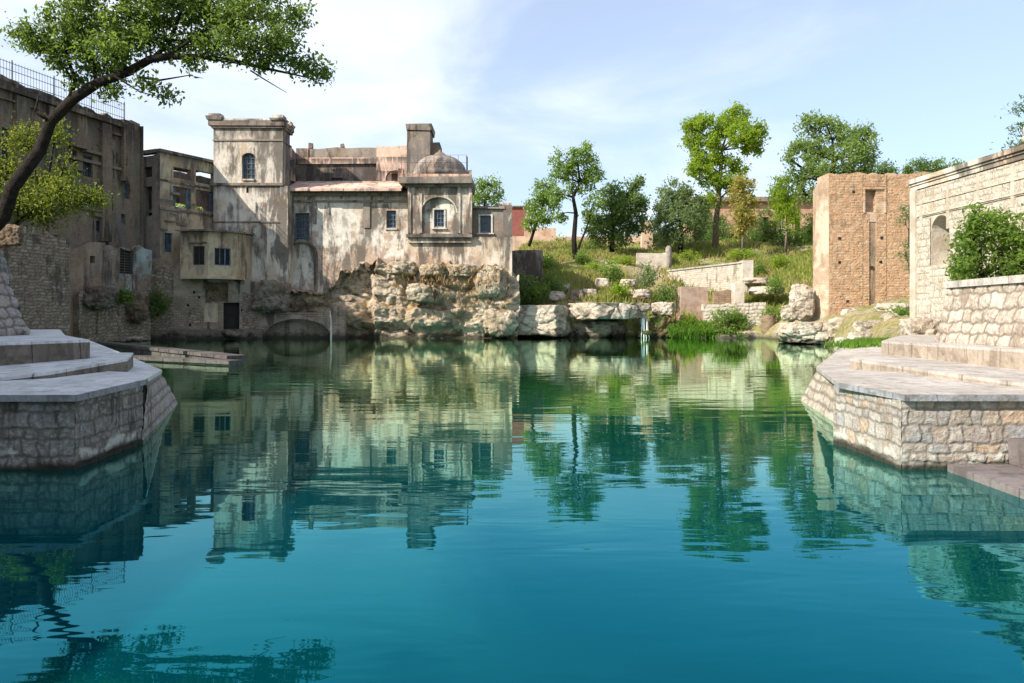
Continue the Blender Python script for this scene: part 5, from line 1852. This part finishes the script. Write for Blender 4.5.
    for nm, pl in (('lower_step', lp), ('upper_step', upp)):
        mb = MB()
        mb.prism([(x, y, z - .05) for x, y, z in pl], 0.6)
        st_ = mb.build(nm, riser, t)
        mb = MB()
        mb.prism(pl, ('t', 0.049))
        mb.build('tread', coping, st_)
    return t


platform(1, 'stone_platform', 'sunlit pale stone bathing platform with steps on the right bank', m_rubble, m_coping, m_copedge, m_step, m_batter, 100)
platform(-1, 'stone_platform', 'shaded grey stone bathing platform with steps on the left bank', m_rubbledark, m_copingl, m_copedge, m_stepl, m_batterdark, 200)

# reddish steps going down into the water
t = thing('water_steps', (6.4, 8.5, 0), 'reddish stone steps going down into the water at the right edge', 'steps')
mb = MB()
mb.box(5.5, 9, 4.5, 9.85, -0.8, 0.1, jit=0.012)
mb.build('step', m_redstep, t)
mb = MB()
mb.box(6.28, 9, 4.5, 9.86, 0.104, 0.43, jit=0.012)
mb.build('step', m_redstep, t)
mb = MB()
mb.box(7.1, 9, 4.5, 9.84, 0.434, 0.76, jit=0.012)
mb.build('step', m_redstep, t)

# battered retaining walls behind the platforms
t = thing('battered_wall', (10, 14, 1.38), 'sloping wall of large pale stones under the bush on the right', 'wall')
f0, f1 = P(934, 342.3, 16.6), P(1110, 351.5, 11.6)
f0.z = f1.z = 1.38
g1, g0 = Vector((f1.x + .3, f1.y, 2.58)), Vector((f0.x + .3, f0.y, 2.54))
stone_face('wall', m_batter, [f0, f1, g1, g0], 0.28, 0.36, 0.04, 61, t, res=0.025, gap=0.02, warp=0.025, back=0.7)
stone_face('wall', m_batter, [(f0.x + 1.6, f0.y + .6, 1.38), f0, g0, (f0.x + 1.7, f0.y + .5, 2.54)], 0.28, 0.36, 0.04, 62, t, res=0.03, gap=0.02, warp=0.025, back=0.5)
mb = MB()
mb.prism([(g0.x - .06, g0.y + .1, g0.z + .13), (g1.x - .06, g1.y, g1.z + .13), (g1.x + .7, g1.y, g1.z + .13), (g0.x + .7, g0.y + .3, g0.z + .13)], ('t', 0.14))
mb.build('coping', m_coping, t)
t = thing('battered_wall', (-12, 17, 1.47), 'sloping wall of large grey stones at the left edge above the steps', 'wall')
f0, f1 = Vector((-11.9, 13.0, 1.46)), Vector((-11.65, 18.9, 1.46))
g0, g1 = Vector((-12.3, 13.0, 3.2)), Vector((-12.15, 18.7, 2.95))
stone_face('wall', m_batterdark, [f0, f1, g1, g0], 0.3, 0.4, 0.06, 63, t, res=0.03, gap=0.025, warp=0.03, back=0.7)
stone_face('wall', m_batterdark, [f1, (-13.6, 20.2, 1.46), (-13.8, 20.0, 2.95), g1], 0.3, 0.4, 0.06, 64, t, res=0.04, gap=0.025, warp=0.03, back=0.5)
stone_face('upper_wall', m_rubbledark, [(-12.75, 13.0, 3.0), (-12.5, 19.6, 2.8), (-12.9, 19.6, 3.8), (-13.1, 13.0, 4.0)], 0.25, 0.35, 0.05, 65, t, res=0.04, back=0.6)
# low piers in the water on the left
def low_pier(pts, z, w, label, seed):
    mb = MB()
    for (xa, ya), (xb, yb) in zip(pts[:-1], pts[1:]):
        A, B = Vector((xa, ya)), Vector((xb, yb))
        n = max(2, int((B - A).length / 1.3))
        r_ = random.Random(seed)
        for k in range(n):
            a, b = A.lerp(B, k / n), A.lerp(B, (k + 1) / n - 0.003)
            zz = z + r_.uniform(-.006, .006)
            mb.obox(a, b, zz - 0.14, zz, w, w)
            mb.obox(a, b, -0.8, zz - 0.142, w - .08, w - .08)
    return tag(mb.build('stone_pier', m_pier), label, 'pier')


low_pier([(X(104, 45), 45), (X(237, 30.6), 30.6)], 0.34, 0.38, 'long low stone pier slanting out into the water behind the left platform', 1)
low_pier([(X(112, 33.8), 33.8), (X(236, 29.6), 29.6)], 0.2, 0.32, 'lower wet stone pier in front of the long slanting pier', 2)

# ------------------------------------------------------------------ trees
# the big leaning tree on the left
near = [(-40, 262, 0.341), (-18, 240, 0.302), (0, 216, 0.274), (14, 188, 0.253), (39, 150, 0.230), (50, 121, 0.209), (71, 98, 0.206), (98, 83, 0.188), (128, 72, 0.170), (152, 61, 0.152), (168, 57, 0.133), (202, 56, 0.109), (236, 62, 0.085), (263, 69, 0.061), (292, 73, 0.037), (322, 80, 0.015)]
limbs = [[(71, 97, 0.102), (71, 78, 0.076), (69, 50, 0.057), (66, 20, 0.032), (60, -10, 0.019)],
         [(98, 84, 0.083), (92, 66, 0.057), (84, 48, 0.039), (70, 30, 0.019)],
         [(120, 76, 0.108), (124, 50, 0.089), (128, 20, 0.071), (120, -10, 0.051), (128, -50, 0.025)],
         [(152, 61, 0.096), (165, 40, 0.083), (186, 10, 0.064), (200, -30, 0.039)],
         [(168, 57, 0.064), (205, 35, 0.051), (240, 10, 0.032), (262, -15, 0.019)],
         [(140, 79, 0.057), (160, 80, 0.039), (189, 75, 0.019), (205, 80, 0.009)],
         [(236, 62, 0.051), (258, 45, 0.039), (285, 35, 0.019)],
         [(252, 72, 0.032), (268, 82, 0.023), (284, 90, 0.009)],
         [(118, 78, 0.045), (140, 92, 0.025), (165, 99, 0.013)],
         [(50, 121, 0.064), (40, 115, 0.051), (36, 95, 0.032)]]
blobs = [(30, 38, 20, 12), (55, 22, 24, 18), (50, 48, 22, 12), (85, 20, 28, 20), (80, 45, 26, 14), (92, 62, 24, 12), (120, 30, 28, 20), (118, 58, 24, 14), (140, 10, 30, 20),
         (150, 42, 24, 14), (175, 5, 30, 22), (185, 35, 28, 12), (215, 10, 30, 20), (222, 40, 26, 16), (250, 22, 28, 16), (255, 50, 28, 13), (285, 10, 24, 12), (285, 50, 24, 14),
         (300, 65, 22, 10), (318, 74, 12, 8), (270, 66, 18, 8), (195, 62, 10, 9), (150, 88, 14, 7), (110, 88, 12, 9), (165, 96, 10, 4), (125, -25, 40, 22), (185, -30, 40, 22), (240, -20, 34, 18),
         (75, -12, 30, 18), (60, 62, 12, 8), (72, 78, 12, 10)]
tree('leaning_tree', 'large leaning tree arching over the water from the left edge', 'tree', 30.0, near, blobs, m_leaf_near, m_bark, leaf=0.2, per=34, dens=50, sig=0.19, seed=5, limbs=limbs, twig=0.5, shell=0.2, yspread=1.2)
tree('leafy_shrub', 'sunlit yellow green shrub below the trunk of the leaning tree', 'shrub', 38.0, [(-14, 262, 0.2), (0, 240, 0.16), (22, 220, 0.12), (45, 205, 0.08)],
     [(45, 180, 22, 14), (70, 188, 20, 12), (30, 195, 24, 14), (60, 203, 28, 13), (88, 200, 16, 13), (100, 200, 8, 8), (20, 210, 26, 12), (50, 215, 24, 9), (10, 180, 18, 14), (65, 165, 8, 10), (5, 165, 14, 14), (25, 140, 18, 20), (50, 130, 14, 14)],
     m_leaf_shrub, m_bark, leaf=0.2, per=32, dens=34, sig=0.25, seed=8, shell=0.2)

GT = 'trees on the grassy bank'
tree('young_tree', 'open branched tree with a forked trunk on the grassy slope', 'tree', 82.0, [(575, 259, 0.32), (574, 240, 0.27), (576, 213, 0.22), (573, 197, 0.18), (580, 183, 0.14), (578, 165, 0.09)],
     [(563, 160, 13, 12), (580, 152, 12, 11), (592, 165, 10, 11), (575, 170, 14, 9), (560, 178, 10, 8), (590, 182, 10, 7), (571, 188, 14, 7), (555, 196, 11, 7), (562, 213, 8, 7), (594, 174, 9, 8), (594, 205, 9, 8), (590, 214, 7, 6)],
     m_leaf_mid, m_bark, leaf=0.36, per=34, dens=12, sig=0.26, seed=11, group=GT, limbs=[[(576, 256, 0.16), (580, 244, 0.13), (586, 230, 0.1), (590, 218, 0.07), (592, 205, 0.05)]])
tree('small_tree', 'small green tree with a slanting trunk left of the forked tree', 'tree', 88.0, [(529, 246, 0.2), (533, 234, 0.16), (538, 220, 0.12), (543, 205, 0.08)],
     [(540, 192, 9, 8), (550, 200, 10, 9), (535, 208, 9, 9), (543, 218, 11, 8), (530, 222, 7, 8), (548, 186, 7, 6)], m_leaf_mid, m_bark, leaf=0.36, per=34, dens=17, sig=0.28, seed=12, group=GT)
tree('bushy_tree', 'dark bushy rounded tree right of the forked tree', 'tree', 86.0, [(612, 252, 0.3), (612, 235, 0.26), (612, 215, 0.2)],
     [(612, 195, 14, 16), (606, 215, 18, 16), (628, 207, 16, 16), (640, 208, 9, 9), (598, 228, 14, 14), (622, 228, 20, 14), (640, 224, 11, 12), (610, 240, 22, 8), (630, 190, 10, 12, 1.0), (636, 183, 8, 8)],
     m_leaf_dark, m_bark, leaf=0.36, per=40, dens=12, sig=0.3, seed=13, group=GT)
tree('grey_tree', 'grey green round tree left of the tallest tree', 'tree', 88.0, [(681, 250, 0.3), (681, 235, 0.25), (680, 215, 0.2)],
     [(675, 192, 16, 12), (665, 206, 12, 14), (688, 202, 16, 14), (680, 218, 20, 14), (664, 226, 12, 14), (697, 220, 12, 16), (680, 238, 24, 9), (700, 206, 9, 10)],
     m_leaf_grey, m_bark, leaf=0.36, per=40, dens=12, sig=0.3, seed=14, group=GT)
tree('tall_tree', 'tallest bright green tree with a bare lower trunk', 'tree', 90.0, [(715, 250, 0.38), (716, 225, 0.33), (718, 200, 0.28), (720, 175, 0.22), (722, 150, 0.15), (728, 130, 0.08)],
     [(738, 117, 14, 11), (722, 126, 10, 9), (703, 123, 10, 8), (692, 127, 8, 9), (696, 143, 12, 10), (713, 143, 10, 10), (738, 137, 16, 12), (757, 134, 9, 11), (752, 148, 9, 8), (702, 160, 12, 9), (722, 160, 12, 8), (697, 172, 12, 7), (715, 180, 16, 8), (738, 168, 10, 7), (735, 185, 10, 7), (710, 200, 12, 8)],
     m_leaf_bright, m_barkpale, leaf=0.4, per=42, dens=17, sig=0.3, seed=15, group=GT)
tree('yellow_tree', 'yellowish young tree in front of the low brick house', 'tree', 87.0, [(743, 252, 0.16), (743, 235, 0.13), (742, 210, 0.1), (741, 190, 0.06)],
     [(738, 180, 6, 7), (746, 186, 8, 8), (736, 196, 8, 9), (748, 202, 9, 10), (738, 212, 9, 9), (747, 220, 8, 9), (741, 230, 8, 8)], m_leaf_yellow, m_barkpale, leaf=0.36, per=36, dens=17, sig=0.26, seed=16, group=GT)
tree('willow_tree', 'slender drooping light green tree left of the brick tower', 'tree', 86.0, [(786, 252, 0.16), (786, 235, 0.13), (788, 210, 0.1), (786, 190, 0.07)],
     [(780, 184, 9, 7), (776, 195, 7, 10), (788, 196, 9, 12), (784, 212, 8, 12), (793, 218, 6, 9), (779, 208, 5, 10)], m_leaf_bright, m_barkpale, leaf=0.4, per=44, dens=17, sig=(0.3, 0.3, 0.5), seed=17, group=GT, droop=0.5, aspect=0.3)
tree('spreading_tree', 'big spreading tree rising behind the brick tower', 'tree', 84.0, [(838, 248, 0.45), (836, 215, 0.4), (832, 185, 0.32), (834, 160, 0.22), (832, 140, 0.12)],
     [(812, 126, 13, 11), (828, 122, 10, 7), (803, 150, 13, 12), (822, 146, 16, 13), (846, 134, 16, 12), (860, 142, 13, 14), (843, 156, 18, 12), (870, 152, 9, 12), (818, 168, 18, 11), (801, 176, 12, 10), (845, 172, 18, 10), (868, 168, 12, 8), (805, 192, 12, 10), (822, 188, 12, 12), (790, 160, 6, 7)],
     m_leaf_soft, m_bark, leaf=0.4, per=44, dens=10, sig=0.34, seed=18, group=GT)
for i, (px, py, rx, ry, lab) in enumerate(((882, 168, 12, 6, 'dark tree top right behind the spreading tree, over the brick tower'), (908, 167, 7, 5, 'small round far tree top over the middle of the brick tower wall'), (923, 164, 11, 7, 'round far tree top over the right end of the brick tower'),
                                           (944, 167, 11, 7, 'far tree top beside the white cornice'), (968, 166, 12, 4, 'low far tree top just above the white cornice'))):
    tree('far_tree', lab, 'tree', 130.0, [(px, 240, 0.3), (px, 200, 0.25), (px, py, 0.15)], [(px, py, rx, ry), (px - rx * .4, py + 4, rx * .6, ry), (px + rx * .4, py + 5, rx * .6, ry), (px, py + 12, rx * .8, 7)],
         m_leaf_mid if i % 2 else m_leaf_dark, m_bark, leaf=0.45, per=34, dens=6, sig=0.4, seed=40 + i, group='far tree tops')
tree('green_tree', 'green tree top rising behind the right wing of the palace', 'tree', 74.0, [(486, 262, 0.25), (486, 225, 0.2), (485, 200, 0.15)], [(479, 186, 9, 9), (492, 186, 9, 8), (485, 198, 14, 9), (498, 196, 7, 7), (476, 200, 6, 9)], m_leaf_mid, m_bark, leaf=0.28, per=40, dens=14, sig=0.28, seed=20)
tree('green_tree', 'green shrub showing through the openings of the ochre house', 'tree', 69.0, [(200, 262, 0.2), (200, 230, 0.15), (198, 215, 0.1)], [(186, 207, 10, 7), (188, 199, 9, 7), (207, 196, 11, 8), (203, 203, 12, 9), (215, 206, 9, 8), (198, 214, 14, 8)], m_leaf_bright, m_bark, leaf=0.28, per=40, dens=14, sig=0.28, seed=21)
tree('dark_conifer', 'dark feathery tree at the right edge above the white cornice', 'tree', 34.0, [(1062, 262, 0.3), (1060, 200, 0.26), (1056, 140, 0.2), (1052, 90, 0.1)],
     [(1022, 112, 8, 7), (1026, 130, 10, 6), (1014, 148, 9, 4), (1026, 146, 9, 6), (1040, 100, 14, 12), (1045, 125, 16, 12), (1050, 150, 18, 10), (1055, 75, 14, 12), (1060, 175, 20, 12), (1075, 120, 20, 20)],
     m_leaf_dark, m_bark, leaf=0.2, per=36, dens=34, sig=(0.3, 0.3, 0.1), seed=22, aspect=0.3)
tree('leafy_bush', 'dense green bush above the sloping wall on the right', 'bush', 17.3, [(1000, 300, 0.08), (1000, 280, 0.07), (998, 255, 0.05)],
     [(985, 222, 16, 13), (1000, 216, 12, 9), (1010, 228, 18, 14), (990, 240, 26, 16), (966, 246, 14, 14), (1020, 248, 20, 18), (960, 264, 16, 14), (985, 264, 26, 16), (1015, 268, 24, 16), (1000, 283, 30, 9), (958, 280, 12, 9), (1040, 240, 22, 20), (1045, 268, 22, 20), (968, 226, 8, 7), (975, 214, 6, 6)],
     m_leaf_mid, m_bark, leaf=0.12, per=30, dens=140, sig=0.09, seed=23, limbs=[[(990, 298, 0.05), (978, 270, 0.04), (970, 245, 0.03)], [(1010, 298, 0.05), (1015, 270, 0.04), (1018, 245, 0.03)]], shell=0.3)
tree('waterside_bush', 'round dark green bush at the water in front of the ruined white wall', 'bush', 63.4, [(728, 341, 0.12), (728, 332, 0.1), (728, 322, 0.07)],
     [(728, 316, 14, 11), (722, 326, 12, 10), (736, 327, 12, 10), (742, 320, 6, 7), (729, 334, 18, 6), (716, 333, 7, 6)], m_leaf_mid, m_bark, leaf=0.24, per=44, dens=20, sig=0.2, seed=24)
tree('creeper', 'creeper hanging on the brick tower beside the white corner', 'creeper', 50.0, [(911, 318, 0.06), (910, 280, 0.05), (908, 240, 0.04), (909, 205, 0.03)],
     [(908, 206, 5, 8), (905, 222, 7, 9), (908, 238, 6, 9), (905, 252, 7, 8), (909, 266, 5, 8)], m_leaf_grey, m_bark, leaf=0.18, per=26, dens=24, sig=0.16, seed=25, yspread=0.6)
GS = 'weedy shrubs on the slope'
for i, (px, py, w, h, Y_, mt, lab) in enumerate((
        (610, 272, 12, 14, 72, m_leaf_mid, 'feathery green shrub in the middle of the slope below the bushy tree'),
        (648, 276, 11, 12, 72, m_leaf_grey, 'grey green shrub below the low white wall'),
        (583, 258, 10, 6, 79, m_leaf_mid, 'low shrub around the foot of the forked tree'),
        (664, 292, 9, 11, 66.5, m_leaf_dark, 'dark shrub at the lower left end of the retaining wall'),
        (525, 290, 16, 18, 66.6, m_leaf_dark, 'dark shrub in the shade against the palace end'),
        (552, 283, 14, 10, 68, m_leaf_dark, 'dark shrub in the palace shadow above the square boulder'),
        (758, 268, 9, 8, 79, m_leaf_mid, 'green shrub at the right end of the retaining wall'),
        (690, 320, 12, 12, 64.6, m_leaf_bright, 'bright green weeds between the waterfall and the pink brick block'),
        (771, 318, 8, 12, 63.2, m_leaf_mid, 'green shrub between the ruined wall and the upright rock'),
        (720, 238, 34, 14, 99, m_leaf_dark, 'dark hedge under the tallest tree'),
        (800, 238, 36, 13, 99, m_leaf_dark, 'dark hedge left of the brick tower under the willowy tree'),
        (668, 240, 22, 10, 99, m_leaf_dark, 'dark hedge below the orange pier'),
        (760, 240, 26, 13, 101, m_leaf_dark, 'dark bushes behind the yellowish young tree'),
        (712, 226, 20, 20, 100, m_leaf_dark, 'tall dark bush behind the trunk of the tallest tree'),
        (765, 226, 16, 18, 100, m_leaf_dark, 'tall dark bush between the yellowish tree and the willowy tree'),
        (815, 228, 16, 18, 96, m_leaf_mid, 'tall green bush right beside the brick tower, behind the willowy tree'),
        (654, 232, 10, 16, 95, m_leaf_dark, 'dark bush around the orange pier'),
        (560, 244, 14, 8, 98, m_leaf_mid, 'green bush between the slanting small tree and the forked tree'),
        (590, 248, 16, 8, 95, m_leaf_mid, 'green bush behind the forked tree trunk'),
        (775, 285, 9, 8, 70, m_leaf_mid, 'low green shrub left of the upright rock'),
        (158, 303, 7, 14, 56.5, m_leaf_dark, 'dark plant growing on the brick wall left of the ochre balcony'),
        (122, 296, 9, 5, 51.8, m_leaf_dark, 'dark plant on the rocks under the slatted window'),
        (545, 262, 10, 6, 74, m_leaf_mid, 'green weeds right of the dark stone wall'),
        (538, 290, 12, 7, 66.2, m_leaf_mid, 'green weeds on top of the square boulder at its left end'),
        (596, 268, 10, 5, 76, m_leaf_bright, 'bright green low shrub on the open slope'),
        (622, 262, 12, 5, 79, m_leaf_bright, 'bright low shrub under the bushy tree'),
        (780, 262, 11, 7, 80, m_leaf_bright, 'bright green shrub on the right part of the slope near the brick tower'),
        (742, 254, 16, 4, 86, m_leaf_bright, 'bright weeds along the top of the retaining wall'),
        (690, 257, 14, 5, 84, m_leaf_bright, 'bright weeds above the left half of the retaining wall'),
        (620, 291, 10, 5, 67, m_leaf_bright, 'bright weeds on the long limestone slab'),
        (650, 258, 8, 5, 83, m_leaf_mid, 'small bush by the rounded stone post'),
        (900, 318, 8, 4, 40, m_leaf_mid, 'small plant on the rock below the creeper'))):
    tree('weedy_shrub', lab, 'shrub', Y_, [(px, py + h * .9, 0.05), (px, py + h * .3, 0.04), (px, py, 0.03)],
         [(px, py - h * .3, w * .6, h * .6), (px - w * .45, py + h * .2, w * .5, h * .6), (px + w * .45, py + h * .2, w * .5, h * .6), (px, py + h * .5, w * .9, h * .4)], mt, m_bark, leaf=0.28, per=36, dens=15, sig=0.27, seed=60 + i, group=GS)

# ------------------------------------------------------------------ grass
rs = np.random.RandomState(3)
n = 60000
gx_ = rs.uniform(-1, 34, n)
gy_ = 64.5 + 36 * rs.uniform(0, 1, n)
pn = np.array([noise.noise(Vector((a * 0.22, b * 0.16, 0))) for a, b in zip(gx_, gy_)])
keep = (pn + rs.uniform(-.25, .25, n)) > -0.12
gx_, gy_, pn = gx_[keep], gy_[keep], pn[keep]
gh_ = height(gx_, gy_)
ok = gh_ > 1.2
gx_, gy_, gh_, pn = gx_[ok], gy_[ok], gh_[ok], pn[ok]
tall = rs.uniform(0.25, 0.7, len(gx_)) * (1 + 0.8 * np.clip(pn, 0, 1))
sel = (pn + rs.uniform(-.3, .3, len(pn))) > 0.06
tag(blades('grass', gx_[sel], gy_[sel], gh_[sel], tall[sel], 0.12, m_grassbank, rs), 'green weeds and grass over the bank', 'grass', kind='stuff')
tag(blades('dry_grass', gx_[~sel], gy_[~sel], gh_[~sel], tall[~sel], 0.1, m_grass, rs), 'straw coloured grass over the bank', 'grass', kind='stuff')
# dry grass tufts on the cliff ledges
n = 600
px_ = rs.uniform(395, 510, n)
cx_ = rs.choice([408, 425, 440, 452, 470, 482, 495], n) + rs.normal(0, 7, n)
lv = rs.choice([0, 1, 2], n, p=[0.4, 0.35, 0.25])
yy = 61.0 + rs.uniform(-.3, 0.8, n) - lv * 0.25
zz = np.array([Z(np.interp(a, tx, ty) + 4, 61.8) for a in cx_]) - lv * rs.uniform(0.4, 1.4, n)
tag(blades('dry_tufts', (cx_ - 512) / F * 61.3, yy, zz, rs.uniform(.12, .38, n), 0.09, m_drygrass, rs, 0.5), 'dry brown grass tufts on the cliff ledges', 'grass', kind='stuff')
# bright water weeds at the foot of the bank right of the waterfall, and on the right bank behind the platform
n = 2600
x_ = (rs.uniform(668, 712, n) - 512) / F * 63.2
y_ = 63.2 + rs.uniform(-.7, .9, n)
z_ = rs.uniform(0, 0.3, n) + (y_ - 62.6) * 0.5
tag(blades('water_weeds', x_, y_, np.clip(z_, 0, 3), rs.uniform(.25, .6, n), 0.1, m_grassgreen, rs, 0.4), 'bright green weeds at the waterline by the waterfall', 'weeds', kind='stuff')
n = 3000
k = rs.uniform(0, 1, n)
x_ = 11.3 + 2.4 * k + rs.normal(0, .35, n)
y_ = 25.5 + 3.0 * k + rs.normal(0, .5, n)
tag(blades('grass_verge', x_, y_, np.maximum(height(x_, y_), 0.9), rs.uniform(.08, .25, n), 0.04, m_grassgreen, rs, 0.5), 'green grass strip behind the right platform', 'grass', kind='stuff')
